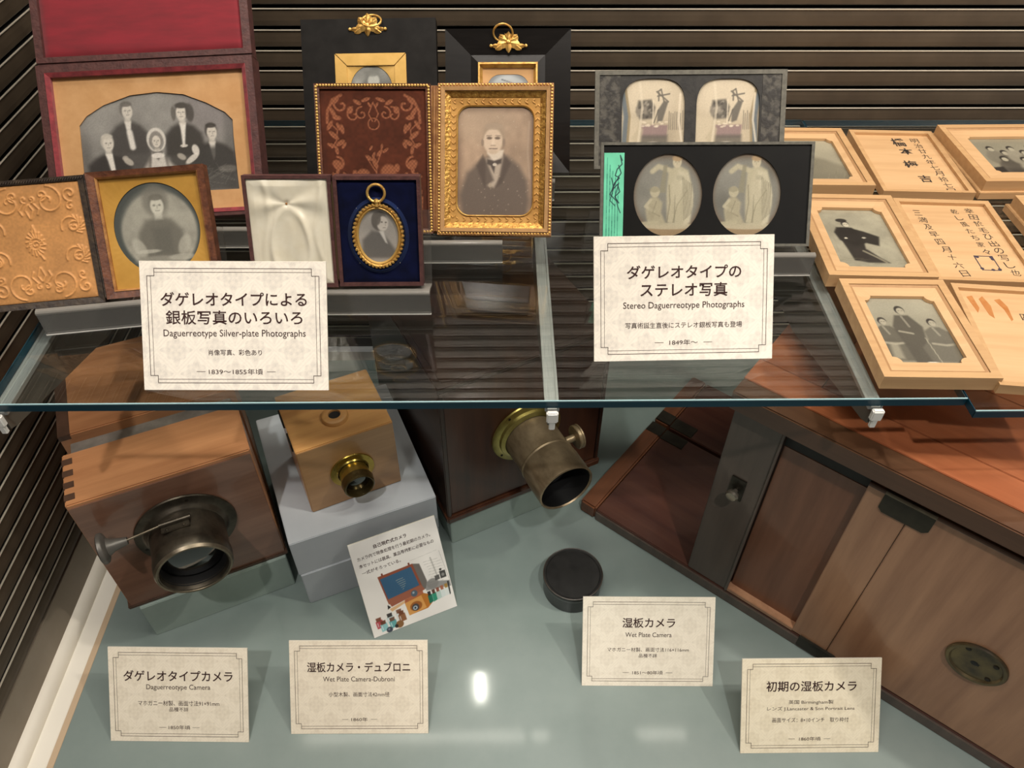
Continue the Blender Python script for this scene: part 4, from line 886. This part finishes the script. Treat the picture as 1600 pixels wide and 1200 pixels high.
# ================================================================ small wooden picture boxes on the right of the shelf
M_kiri = wood('paulownia_wood', 'c49e70', 'b38b5f', 'X', 14, .6)
M_kiri2 = wood('paulownia_wood_pale', 'd0aa7e', 'c19a6e', 'X', 12, .6)
M_kirid = wood('paulownia_wood_inner', 'b28a60', '9e764d', 'Y', 12, .65)
M_inkblk = mat('brush_ink', '2f2620', .7)
def tilt0(x, y, yaw): return Matrix.Translation((x, y, SH)) @ Matrix.Rotation(R(yaw), 4, 'Z')
def notched(x0, x1, y0, y1, c=5.5, tl=1, tr=1, br=1, bl=1):
    out = []
    def arc(cx, cy, a0, a1): return [(cx+c*math.cos(R(a0+(a1-a0)*k/5)), cy+c*math.sin(R(a0+(a1-a0)*k/5))) for k in range(6)]
    for on, p, (cx, cy, a0, a1) in ((bl, (x0, y0), (x0, y0, 90, 0)), (br, (x1, y0), (x1, y0, 180, 90)), (tr, (x1, y1), (x1, y1, 270, 180)), (tl, (x0, y1), (x0, y1, 360, 270))):
        q = arc(cx, cy, a0, a1) if on else [p]
        out += q
        nx = {(x0, y0): ((x0+x1)/2, y0), (x1, y0): (x1, (y0+y1)/2), (x1, y1): ((x0+x1)/2, y1), (x0, y1): (x0, (y0+y1)/2)}[p]
        out.append(nx)
    return [(x*.001, y*.001) for x, y in out]
def picture_box(label, x, y, yaw, w, d, hgt, opening, canvas, foot=False):
    t = thing('picture_box', label, 'framed picture', matrix=tilt0(x, y, yaw)); t['group'] = 'small wooden picture boxes'
    W_ = w/2
    b = MB(); rring(b, -W_, W_, 0, d, .0062, .0045 if foot else 0, hgt, hgt-.0003); b.box(-W_+.0005, W_-.0005, .0005, d-.0005, .0045 if foot else 0, .004+(.0045 if foot else 0)); b.build('box', M_kiri, t)
    if foot:
        b = MB(); b.box(-W_-.0030, W_+.003, -.003, d+.003, 0, .0075, .0005); b.build('lower_box', M_kiri, t)
    b = MB(); rring(b, -W_+.0066, W_-.0066, .0066, d-.0066, .0022, hgt-.0045, hgt-.0010, hgt-.0018); b.build('moulding', M_kirid, t)
    b = MB(); b.ring(onrect(opening, -W_+.0084, W_-.0084, .0084, d-.0084), opening, hgt-.0062, hgt-.0018, hgt-.0034); b.build('wooden_mount', M_kiri2, t)
    canvas.mesh('photograph', M_photo, t, hgt-.0064)
    return t
def lid(label, x, y, yaw, w, d, hgt, writing, seal=None, stains=()):
    t = thing('picture_box_lid', label, 'wooden lid', matrix=tilt0(x, y, yaw)); t['group'] = 'wooden lids of the picture boxes'  # the lid taken off a picture box, laid beside it
    W_ = w/2
    b = MB(); rring(b, -W_, W_, 0, d, (.0045, .0050, .0045, .0050), 0, hgt, hgt-.0004); b.build('rim', M_kiri, t)
    b = MB(); b.box(-W_+.003, W_-.003, .003, d-.003, 0, hgt-.0035); b.build('panel', M_kiri2, t)
    if writing: lettering(writing, M_inkblk, t, hgt-.0034, 'brush_writing')
    if seal:
        sx, sy, sw, sh_ = seal; b = MB()
        rring(b, (sx-sw/2)*.001, (sx+sw/2)*.001, (sy-sh_/2)*.001, (sy+sh_/2)*.001, .0008, hgt-.0036, hgt-.0033)
        for q in ((-.5, -.42), (.5, -.45), (.46, .3), (-.38, .46), (.1, -.5), (.44, .44)): b.lathe([(0, .0002), (.0015, .0001), (.0017, 0)], 7, Matrix.Translation(((sx+sw*q[0]*.9)*.001, (sy+sh_*q[1]*.9)*.001, hgt-.0034)))
        b.build('seal_mark', mat('seal_ink', '3b3340', .7), t)
    for k, pts in enumerate(stains):
        b = MB(); b.prism([(px*.001, py*.001) for px, py in pts], hgt-.0036, hgt-.00344); b.build('stain', mat('brown_stain', 'a8672f', .65, c2='b97f48', scale=90), t)
    return t
def figure(c, x, y, s, face='9b9582', robe='4a463e', hair='322e2a', seated=False, lean=0.):
    """figure in a robe in a small photograph; y = feet, s = standing height"""
    if seated:
        c.poly([(x-.24*s, y), (x-.28*s, y+.26*s), (x-.14*s, y+.42*s), (x+.1*s, y+.42*s), (x+.3*s, y+.26*s), (x+.26*s, y)], robe, .92, .02*s)
        c.poly([(x-.16*s, y+.3*s), (x-.15*s, y+.58*s), (x-.05*s, y+.66*s), (x+.07*s, y+.66*s), (x+.16*s, y+.56*s), (x+.18*s, y+.3*s)], robe, .95, .02*s); hy = y+.74*s
        c.line([(x-.12*s, y+.34*s), (x+.04*s, y+.31*s), (x+.16*s, y+.33*s)], .04*s, face, .8); c.line([(x-.02*s, y+.64*s), (x+.02*s, y+.5*s)], .03*s, 'a39d8a', .55)
    else:
        c.poly([(x-.1*s, y), (x-.13*s, y+.3*s), (x-.17*s, y+.6*s), (x-.09*s, y+.8*s), (x+.07*s, y+.8*s), (x+.17*s, y+.6*s), (x+.13*s, y+.3*s), (x+.12*s, y)], robe, .95, .02*s); hy = y+.88*s
        c.line([(x-.12*s, y+.52*s), (x+.02*s, y+.48*s)], .03*s, face, .8); c.line([(x-.015*s, y+.78*s), (x+.02*s, y+.6*s)], .026*s, 'a39d8a', .55)
    c.ell(x, hy+.015*s, .058*s, .075*s, hair, .95, .25); c.ell(x+.008*s, hy-.005*s, .045*s, .06*s, face, 1, .3)
    for q in (-.012, .026): c.ell(x+q*s, hy+.004*s, .01*s, .006*s, '5a5448', .8, .8)
def picbase(w, d, seed, bg='8f8a78', ground='7a7565'):
    c = Canvas(-w/2, w/2, 8, d, 110, 140, bg); c.noise(4, .07, seed); c.poly([(-w, 0), (w, 0), (w, d*.30), (-w, d*.30)], ground, .7, d*.05)
    return c
# three seated and standing men, front
c = picbase(70, 106, 70); c.ell(-8, 92, 34, 16, '9b9683', .6, .9)
figure(c, -20, 24, 60, robe='5a564b', seated=True); figure(c, -2, 22, 68, robe='4f4b42'); figure(c, 18, 23, 60, robe='625e53', seated=True)
c.poly([(-24, 26), (-22, 44), (-16, 44), (-16, 26)], '99937f', .7, 2); c.ell(3, 22, 4.5, 1.2, 'c8c2b0', .9, .4); c.line([(10, 22), (7, 50)], .7, 'aaa48f', .7); c.line([(-30, 21), (30, 20)], .8, '5a5548', .6); c.poly([(24, 24), (32, 26), (33, 44), (26, 44)], '5b5649', .7, 2); c.grain(.06, 70)
picture_box('wooden picture box with three robed men, nearest the shelf front', .3163, .3925, -1.6, .0848, .1148, .012, notched(-27.5, 27.5, 19, 97, 6), c)
# standing figure in a dark kimono
c = picbase(76, 116, 71, '938e7b', '8d8875'); c.noise(18, .04, 72)
figure(c, -7, 30, 62, face='b5ae99', robe='262320'); c.poly([(-20, 72), (-16, 80), (-6, 80), (6, 74), (18, 66), (14, 52), (4, 56), (-6, 52), (-18, 60)], '24211e', .95, 1.4); c.poly([(-10, 48), (2, 46), (10, 34), (16, 27), (-2, 27), (-12, 30)], '2e2a26', .95, 1.4)
c.line([(-2, 44), (6, 36), (13, 28)], 2.2, '8b8570', .8); c.ell(-12, 63, 1.5, 1.2, 'c5beaa', .9, .4); c.ell(4, 64, 2, 1, 'c5beaa', .8, .4); c.ell(-9, 91, 5, 3, '24211e', .9, .4); c.line([(-24, 34), (-22, 76)], .5, '827d6b', .5)
for k in range(18): xx = -32+64*RNG.rand(); yy = 20+14*RNG.rand(); c.line([(xx, yy), (xx+8, yy+.5)], .7, '6d6857', .4)
c.grain(.05, 71)
picture_box('wooden picture box with one standing figure in a dark kimono', .3155, .5115, -2.4, .0895, .1255, .012, notched(-28.5, 30, 17, 108, 6, tl=1, tr=1, br=1, bl=1), c)
# faded landscape, mostly behind the stereo plates
c = picbase(72, 106, 73, '97917d', '6c6757'); c.poly([(-36, 20), (-36, 60), (-10, 72), (12, 60), (36, 40), (36, 20)], '6f6a5a', .7, 5)
for k in range(30): xx = -34+66*RNG.rand(); yy = 14+50*RNG.rand(); c.line([(xx, yy), (xx+3, yy+9)], .6, '8c8673' if k % 2 else '57523f', .4)
c.grain(.06, 73)
picture_box('wooden picture box with a faded outdoor view, partly behind the stereo plates', .3155, .6535, -1.2, .0848, .1145, .012, notched(-28, 28, 17, 98, 5), c)
# group at the back right, thick double box
c = picbase(110, 106, 74, '85806e', '3a362f')
for k, (xx, yy) in enumerate(((-25, 72), (-14, 64), (-4, 72), (6, 64), (16, 74), (27, 66), (38, 72), (-20, 52), (0, 50), (22, 52))):
    c.ell(xx, yy-16, 10, 14, ('6f6a5c', '4c473e', '8a8473')[k % 3], .9, .4); c.ell(xx, yy+2, 3.8, 4.6, '221f1c', .95, .3); c.ell(xx+.5, yy, 3, 3.8, '9f9985', 1, .3)
c.poly([(-40, 14), (-40, 36), (-28, 38), (-26, 14)], '1e1b18', .95, 1.5); c.poly([(-24, 12), (-24, 34), (40, 34), (40, 12)], '35312b', .8, 5); c.grain(.08, 74)
picture_box('thick double wooden picture box with a group portrait at the back right corner', .5245, .650, .6, .1300, .1130, .018, notched(-42, 42, 22, 93, 3.5), c, True)
c = picbase(70, 100, 75)
picture_box('wooden box just peeking in at the right edge, in front of the thick double box', .5190, .5065, 0, .0880, .1180, .018, notched(-28, 28, 20, 96, 4), c, True)
lid('wooden lid with large brush characters and a date column, farthest back', .4085, .6465, -2.6, .0868, .1225, .0085,
    [('橋', 4, 103, 14, 17, .02, 2), ('本', 6, 84, 14, 13, .02), ('梅', 2, 58, 14, 14, .02), ('吉', 7, 30, 12, 13, .02)]+[(ch, 22+.35*k, 107-11*k, 8.5, 9, .0, 4*math.sin(k*3)) for k, ch in enumerate('明治廿九年七月拾七日')])
lid('wooden lid with cursive columns and a square seal mark', .4050, .5085, -3.6, .0880, .1250, .0085,
    [(ch, -26+1.3*k, 106-11.5*k, 8 if k % 2 else 7, 8.5, .0, 8*math.sin(k*5)) for k, ch in enumerate('三満及早四月十六日')]+[(ch, 23+.5*k, 112-10.5*k, 8, 8.5, .0, 9*math.sin(k*4)) for k, ch in enumerate('幸田於毛ひ出の写し也')]+[(ch, 9+.9*k, 110-10.5*k, 6.5, 7.5, .0, 10*math.sin(k*7)) for k, ch in enumerate('乾し風たち家々')], seal=(9, 30, 16, 21))
lid('wooden lid with brown stains and short brush notes, nearest the shelf front', .3990, .3835, -6.5, .0860, .1190, .0085,
    [(ch, 6+1.1*k, 84-12*k, 8, 8, .0, 6*math.sin(k*5)) for k, ch in enumerate('四区二丁目')]+[('十', 3, 34, 9, 9, .0, 12), ('歳', 8, 18, 9, 11, .0, 8), ('辰', 30, 96, 9, 10, .0), ('年', 31, 82, 8, 9, .0)],
    stains=([(-24, 104), (-20, 108), (-17, 96), (-19, 80), (-22, 84)], [(-12, 104), (-7, 106), (-4, 96), (-5, 80), (-7, 78), (-8, 92)], [(-33, 106), (-28, 108), (-27, 92), (-30, 86)]))

# ================================================================ risers on the floor
M_rgreen = mat('green_riser', 'a5b3aa', .5, c2='9aa9a0', scale=20)
M_rwhite = mat('white_riser', 'b9bcc0', .5, c2='b0b4b8', scale=10)
def riser(label, x, y, yaw, w, d, z0, z1, m):
    b = MB(); b.box(0, w, 0, d, 0, z1-z0, .0008)
    o = b.build('display_riser', m); o.location = (x, y, z0); o.rotation_euler = (0, 0, R(yaw)); return props(o, label, 'riser')
riser('low green riser block under the large box camera at the left', -.3700, .4080, 24.0, .150, .23, 0, .0555, M_rgreen)
riser('lower of two stacked white riser blocks under the small light wood camera', -.2120, .4439, 22.3, .154, .185, 0, .0565, M_rwhite)
riser('upper of two stacked white riser blocks under the small light wood camera', -.2140, .4446, 22.3, .1565, .185, .0565, .1135, M_rwhite)
riser('low green riser block under the dark camera with the large brass lens', -.0578, .5203, 26.1, .186, .21, 0, .0415, M_rgreen)

# ================================================================ cameras
def along(px, pz, py=0.):                      # lathe axis pointing out of the front face (-Y) at (px, py, pz)
    return Matrix.Translation((px, py, pz)) @ Matrix.Rotation(R(90), 4, 'X')
def holes(b, r, n, px, pz, y, a0=20, s=.0012):
    for k in range(n):
        a = R(a0+360*k/n); b.lathe([(0, .0003), (s, .0002), (s, -.0004)], 10, along(px+r*math.cos(a), pz+r*math.sin(a), y))
M_screw = mat('dark_screw', '2a241c', .5, metal=.5)
M_glasslens = mat('lens_glass', '0b0c0d', .05, coat=1., spec=.8)
M_inner = mat('lens_black_and_shade', '0f0e0d', .6)

# ---- sliding box camera at the left
M_wa = wood('orange_brown_wood', 'c98e60', 'a87048', 'X', 8, .38, .25)
M_wa_f = wood('brown_varnished_front', '8f6853', '6f4b39', 'X', 7, .3, .5)
M_wa_d = wood('dark_dovetail', '5b4030', '463022', 'Z', 8, .45)
M_wgrey = mat('grey_inner_box', '8a8278', .6, c2='6f685f', scale=50)
M_bronze = mat('blackened_brass', '5b5347', .38, metal=.75, c2='3e382f', scale=60)
M_bronze_l = mat('worn_brass_rim', '857a68', .35, metal=.8, c2='6a6050', scale=90)
CM = thing('box_camera', 'large brown wooden sliding-box camera with a blackened lens and side knob, at the left', 'antique camera', (-.3796, .4107, .0556), R(23.7))
w, h = .1595, .1715
b = MB(); b.box(0, w, 0, .064, .004, h, .0012); b.build('front_box', M_wa, CM)
b = MB(); b.box(.001, w-.001, -.0012, .0006, .004, h-.004, .0004); b.build('front_panel', M_wa_f, CM)
b = MB(); b.box(-.002, w+.0015, -.003, .30*.72, 0, .0045, .0008); b.build('base_board', M_wa_d, CM)
for k in range(4):
    for xx in (.0,):
        b = MB(); b.box(xx-.0003, xx+.0088, .006+k*.0145, .0135+k*.0145, h-.006, h+.0003, .0002); b.build('dovetail', M_wa_d, CM)
b = MB(); b.box(.005, w-.005, .06, .088, .0045, h-.010, .0006); b.build('inner_box', M_wgrey, CM)
b = MB(); b.box(-.0015, w+.0012, .086, .206, .0045, h+.002, .0012); b.build('rear_box', M_wa, CM)
b = MB(); b.box(-.0018, .009, .0858, .2062, h-.004, h+.0024, .0003); b.build('end_strip', M_wa_d, CM)
lx, lz = .0812, .0955
b = MB(); b.lathe([(.030, 0), (.0462, .0), (.0468, .0012), (.0462, .0026), (.040, .0032), (.0375, .0046), (.036, .0075), (.0345, .0085)], 72, along(lx, lz, -.0012)); fl = b.build('lens_flange', M_bronze, CM, True)
b = MB(); holes(b, .0415, 3, lx, lz, -.0042, 75, .0016); b.build('screws', M_screw, fl)
b = MB(); b.lathe([(.0345, .006), (.0345, .038), (.0352, .0385), (.0355, .041), (.0352, .046), (.0340, .0505), (.0325, .0520), (.0305, .0515), (.0295, .048), (.0290, .046)], 72, along(lx, lz, -.0012)); br = b.build('lens_barrel', M_bronze, CM, True)
b = MB(); b.lathe([(.0350, .0500), (.0335, .0528), (.0318, .0528), (.0312, .0505)], 72, along(lx, lz, -.0012)); b.build('lens_rim', M_bronze_l, br, True)
b = MB(); b.lathe([(.0292, .0480), (.0285, .030)], 60, along(lx, lz, -.0012)); b.build('lens_tube_lining', M_inner, br, True)
b = MB(); b.lathe([(.0290, .036), (.024, .0395), (.014, .0420), (0, .0430)], 48, along(lx, lz, -.0012)); b.build('lens_glass', M_glasslens, br, True)
b = MB(); b.box(lx-.016, lx+.009, -.030, -.016, lz+.0335, lz+.0362, .0005); b.tube([(lx-.017, -.0215, lz+.0375), (lx+.011, -.0215, lz+.0375)], .0024, 12)
for xx in (lx-.011, lx+.004): b.lathe([(0, .0012), (.0013, .0008), (.0015, 0)], 10, Matrix.Translation((xx, -.0275, lz+.0362)))
rk = b.build('rack_bracket', M_bronze, CM, True)
kx = lx-.064
b = MB(); b.tube([(lx-.014, -.0215, lz+.0375), (kx+.014, -.0235, lz+.0345)], .0011, 8); b.build('pinion_rod', M_bronze_l, rk, True)
b = MB(); b.lathe([(0, 0), (.0035, 0), (.0042, .004), (.0060, .012), (.0085, .0165), (.0135, .0185), (.0145, .0200), (.0145, .0225), (.0130, .0235), (.005, .0240), (0, .0240)], 40, Matrix.Translation((kx+.019, -.0235, lz+.0345)) @ Matrix.Rotation(R(-90), 4, 'Y')); b.build('focus_knob', mat('grey_knob', '6e6a64', .4, c2='5c5852', scale=50, metal=.4), rk, True)

# ---- small light wood camera
M_wl = wood('light_orange_wood', 'd49f60', 'b8824c', 'X', 7, .36, .3)
M_wl_f = wood('light_brown_front', 'b48a5c', '9a7046', 'X', 7, .38, .35)
M_brass = mat('polished_brass', 'b49a4e', .22, metal=.9, c2='98803c', scale=60)
M_brass_d = mat('dark_brass', '6c5c38', .28, metal=.85, c2='4c4026', scale=60)
CM = thing('box_camera', 'small light wood box camera with a short brass lens, on the white riser', 'antique camera', (-.1969, .4850, .1137), R(24.8))
w, h, d = .0980, .0945, .0840
b = MB(); b.box(0, w, 0, d, 0, h, .0008); b.build('body', M_wl, CM)
b = MB(); b.box(.0006, w-.0006, -.0010, .0004, .0006, h-.0008, .0003); b.build('front_panel', M_wl_f, CM)
b = MB(); b.lathe([(.0135, 0), (.0135, .0022), (.0125, .0042), (.0098, .0052), (.0062, .0046), (.0058, .0020)], 40, Matrix.Translation((.048, .030, h))); bs = b.build('filler_boss', M_wl, CM, True)
b = MB(); b.lathe([(0, .0), (.0060, .0)], 30, Matrix.Translation((.048, .030, h+.0024))); b.build('filler_hole', M_inner, bs)
for yy in (.014, .048):
    b = MB(); b.box(-.0016, .0004, yy, yy+.017, h-.012, h-.0015, .0003); b.build('hinge', M_screw, CM)
lx, lz = .0494, .0460
b = MB(); b.lathe([(.014, 0), (.0226, .0), (.0230, .0010), (.0226, .0020), (.017, .0026), (.0160, .0040)], 60, along(lx, lz, -.001)); fl = b.build('lens_flange', M_brass, CM, True)
b = MB(); holes(b, .0196, 3, lx, lz, -.003, 30, .0013); b.build('screws', M_screw, fl)
b = MB(); b.lathe([(.0150, .003), (.0150, .014), (.0156, .0145), (.0156, .0155), (.0150, .016)], 60, along(lx, lz, -.001)); br = b.build('lens_barrel', M_brass, CM, True)
b = MB(); b.lathe([(.0150, .0150), (.0162, .0160), (.0165, .0175), (.0160, .019), (.0162, .0205), (.0158, .0245), (.0148, .0255), (.0138, .0250), (.013, .016)], 60, along(lx, lz, -.001)); b.build('lens_hood', M_brass_d, br, True)
b = MB(); b.lathe([(.0134, .0165), (.008, .0185), (0, .0192)], 40, along(lx, lz, -.001)); b.build('lens_glass', M_glasslens, br, True)

# ---- dark camera with the big brass lens
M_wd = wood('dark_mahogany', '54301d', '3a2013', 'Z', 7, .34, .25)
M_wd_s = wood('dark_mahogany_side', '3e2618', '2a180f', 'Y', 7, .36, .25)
M_brass_o = mat('olive_brass', 'a99a58', .3, metal=.8, c2='85783f', scale=50)
M_brass_b = mat('brown_brass', 'a08d70', .38, metal=.6, c2='7f6d54', scale=45, stretch=(1, 1, 3))
CM = thing('box_camera', 'tall dark mahogany camera with a long brass lens, under the middle of the shelf', 'antique camera', (-.0602, .5220, .0417), R(26.1))
w, h, d = .1965, .2160, .2250
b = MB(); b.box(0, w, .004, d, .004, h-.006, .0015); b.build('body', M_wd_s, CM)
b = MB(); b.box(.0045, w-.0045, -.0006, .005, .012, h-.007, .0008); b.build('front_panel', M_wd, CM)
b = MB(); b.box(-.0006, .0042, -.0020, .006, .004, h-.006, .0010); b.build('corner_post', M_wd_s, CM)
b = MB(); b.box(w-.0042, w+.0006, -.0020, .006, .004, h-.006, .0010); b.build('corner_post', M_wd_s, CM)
b = MB(); b.box(-.0024, w+.0024, -.0045, d+.002, 0, .0100, .0018); b.build('base_moulding', M_wd, CM)
b = MB(); b.box(-.0012, w+.0012, -.0022, d, h-.0065, h, .0012); b.box(.006, w-.006, .004, d-.006, h-.002, h+.0006, .0004); b.build('top_board', M_wd_s, CM)
lx, lz = .0975, .1085
b = MB(); b.lathe([(.028, 0), (.0412, .0), (.0418, .0012), (.0412, .0028), (.036, .0034), (.0345, .0042), (.0338, .0075), (.0315, .0092), (.0300, .0100)], 80, along(lx, lz, -.0006)); fl = b.build('lens_flange', M_brass_o, CM, True)
b = MB(); holes(b, .0380, 4, lx, lz, -.004, 215, .0015); b.build('screws', M_screw, fl)
b = MB(); b.lathe([(.0292, .006), (.0290, .046), (.0298, .0468), (.0303, .048), (.0298, .0492), (.0293, .050)], 80, along(lx, lz, -.0006)); br = b.build('lens_barrel', M_brass_b, CM, True)
b = MB(); b.lathe([(.0292, .048), (.0300, .052), (.0306, .060), (.0304, .084), (.0306, .0855), (.0304, .088), (.0288, .0886), (.0280, .087)], 80, along(lx, lz, -.0006)); b.build('lens_hood', M_brass_b, br, True)
b = MB(); b.lathe([(.0281, .0868), (.0274, .056)], 60, along(lx, lz, -.0006)); b.build('lens_tube_lining', M_inner, br, True)
b = MB(); b.lathe([(.0274, .058), (.017, .062), (0, .0635)], 48, along(lx, lz, -.0006)); b.build('lens_glass', M_glasslens, br, True)
b = MB(); M = Matrix.Translation((lx+.0290, -.036, lz+.004)) @ Matrix.Rotation(R(90), 4, 'Y')
b.lathe([(.004, 0), (.004, .010), (.0128, .011), (.0135, .0118), (.0135, .0130), (.0126, .0136), (.0126, .0150), (.0135, .0156), (.0135, .0170), (.0122, .0178), (.004, .0182), (0, .0182)], 44, M); b.build('focus_knob', M_brass_b, br, True)

# ---- big mahogany camera at the right
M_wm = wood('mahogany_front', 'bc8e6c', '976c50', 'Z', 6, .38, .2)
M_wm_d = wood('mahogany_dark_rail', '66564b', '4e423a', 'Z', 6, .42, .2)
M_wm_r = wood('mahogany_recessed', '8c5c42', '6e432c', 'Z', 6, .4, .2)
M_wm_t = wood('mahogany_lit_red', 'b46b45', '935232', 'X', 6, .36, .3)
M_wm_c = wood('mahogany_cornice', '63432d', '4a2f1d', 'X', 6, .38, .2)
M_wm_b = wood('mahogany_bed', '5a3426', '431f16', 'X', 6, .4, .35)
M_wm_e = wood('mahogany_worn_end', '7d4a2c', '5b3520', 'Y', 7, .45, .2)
M_iron = mat('dark_brass_plate', '3f3a30', .42, metal=.6, c2='2f2b24', scale=50)
M_esc = mat('aged_brass_disc', '7a6a4a', .32, metal=.75, c2='4e463a', scale=35)
CM = thing('plate_camera', 'big mahogany plate camera lying across the right of the green floor', 'antique camera', (.2302, .4588, 0), R(-39.43))
X0, X1, DP = -.0264, .43, .30
b = MB(); b.prism([(-.1500, -.0002), (.42, -.0002), (.42, .1650), (-.1500, .1650)], .002, .0180, 'Z', .001); b.build('bed_board', M_wm_b, CM)
b = MB(); b.prism([(-.1500, .1700), (.42, .1700), (.42, .274), (-.1500, .274)], .002, .0180, 'Z', .001); b.build('bed_board', M_wm_b, CM)
b = MB(); b.box(-.1725, -.1508, -.0012, .1650, 0, .0205, .0022); b.build('end_cleat', M_wm_e, CM)
b = MB(); b.box(-.1725, -.1508, .1700, .274, 0, .0205, .0022); b.build('end_cleat', M_wm_e, CM)
b = MB(); b.box(-.1500, .42, -.0016, .0010, 0, .0150, .0008); b.build('bed_edge', M_wm_d, CM)
for y0, y1 in ((.146, .1640), (.1712, .190)):
    b = MB(); b.box(-.1715, -.1505, y0, y1, .0196, .0212, .0004); b.build('corner_plate', M_iron, CM)
    b = MB(); b.box(-.1500, -.118, y0, y1, .0172, .0190, .0004); b.build('corner_plate', M_iron, CM)
b = MB(); b.box(X0+.004, X1, .0125, DP, .0182, .282, .0015); b.build('body', M_wm_b, CM)
b = MB(); b.box(X0, .0205, .0, .0160, .0182, .2795, .0010); st = b.build('front_rail', M_wm_d, CM)
b = MB(); b.tube([(.0212, -.0004, .020), (.0212, -.0004, .281)], .0016, 10); b.tube([(X0, -.0005, .2795), (.0212, -.0005, .2815)], .0022, 10); b.build('bead_moulding', M_wm_d, CM, True)
b = MB(); b.box(-.0100, .0050, -.0014, .0004, .166, .196, .0003); kp_ = b.build('knob_plate', M_iron, CM)
b = MB(); b.lathe([(.0025, 0), (.003, .004), (.0062, .006), (.0066, .0085), (.005, .0105), (0, .011)], 28, along(-.0026, .1785, -.001)); b.build('knob', mat('pale_brass_knob', '8f877a', .25, metal=.7), kp_, True)
b = MB(); b.box(.0230, .0984, .0085, .0130, .2550, .2820); b.build('shadow_gap', M_inner, CM)  # black box painted as the shadow gap under the cornice
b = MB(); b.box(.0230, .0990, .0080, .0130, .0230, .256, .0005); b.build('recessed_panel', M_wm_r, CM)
b = MB(); b.box(.0215, .0990, -.0004, .0125, .0182, .0238, .0006); b.build('lower_ledge', M_wm, CM)
b = MB(); b.box(.0985, .1362, .0, .0130, .0190, .2690, .0008); b.build('door', M_wm, CM)
b = MB(); b.box(.1368, X1, .0, .0130, .0190, .2690, .0008); dr = b.build('door', M_wm, CM)
b = MB(); b.tube([(.0985, .0006, .2700), (X1, .0006, .2700)], .0024, 10); b.build('door_bead', M_wm_c, CM, True)
b = MB(); b.prism([(.1125, .2700), (.1540, .2700), (.1540, .2505), (.1500, .2465), (.1165, .2465), (.1125, .2505)], -.0010, .0003, 'Y', .0002); hg = b.build('hinge_plate', M_iron, CM)
b = MB(); b.tube([(.1125, -.0010, .2712), (.1540, -.0010, .2712)], .0022, 10); b.build('hinge_knuckle', M_bronze_l, hg, True)
b = MB(); b.box(.1080, .146, -.0026, .0003, .0030, .0215, .0008); b.build('hinge_plate', M_iron, CM)
b = MB(); b.lathe([(0, .0012), (.0200, .0012), (.0215, .0030), (.0240, .0030), (.0250, .0018), (.0250, 0)], 60, along(.2410, .1300, 0)); es = b.build('escutcheon', M_esc, CM, True)
b = MB(); b.lathe([(0, .0013), (.0030, .0013)], 20, along(.2395, .1300, 0)); b.box(.2365, .2435, -.00145, -.0011, .1285, .1310); b.build('keyhole', M_inner, es)
b = MB()
for q in ((.2290, .1440), (.2535, .1400), (.2550, .1190)): b.lathe([(.0024, .0016), (.0018, .0020), (0, .0020)], 14, along(*q, 0))
b.build('screws', M_screw, es)
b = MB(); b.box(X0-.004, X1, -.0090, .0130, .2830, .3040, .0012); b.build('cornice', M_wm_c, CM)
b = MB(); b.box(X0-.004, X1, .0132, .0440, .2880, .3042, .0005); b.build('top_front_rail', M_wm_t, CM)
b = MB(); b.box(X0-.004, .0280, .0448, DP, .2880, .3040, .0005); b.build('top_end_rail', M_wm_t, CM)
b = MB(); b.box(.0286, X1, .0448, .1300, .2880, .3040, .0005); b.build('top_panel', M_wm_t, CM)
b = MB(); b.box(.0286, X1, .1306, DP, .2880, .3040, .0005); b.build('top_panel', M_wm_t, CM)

# ---- lens cap
CP = thing('lens_cap', 'round black lens cap lying on the green floor behind a caption card', 'lens cap', (.0788, .4607, 0))
M_cap = mat('black_leather_cap', '1b1a19', .38, c2='262524', scale=70, coat=.25, bump=.1)
b = MB(); b.lathe([(0, 0), (.0312, 0), (.0318, .0008), (.0318, .022), (.0326, .0226), (.0330, .0245), (.0330, .0272), (.0326, .0288), (.0316, .0296), (.0300, .0294), (.0292, .0284), (0, .0280)], 72); b.build('body', M_cap, CP, True)
b = MB(); b.tube([(.0324*math.cos(a), .0324*math.sin(a), .0292) for a in np.linspace(0, 2*math.pi, 73)[:-1]], .0007, 8, True); b.build('rim', mat('worn_cap_rim', '4a4038', .35, c2='332c26', scale=90), CP, True)
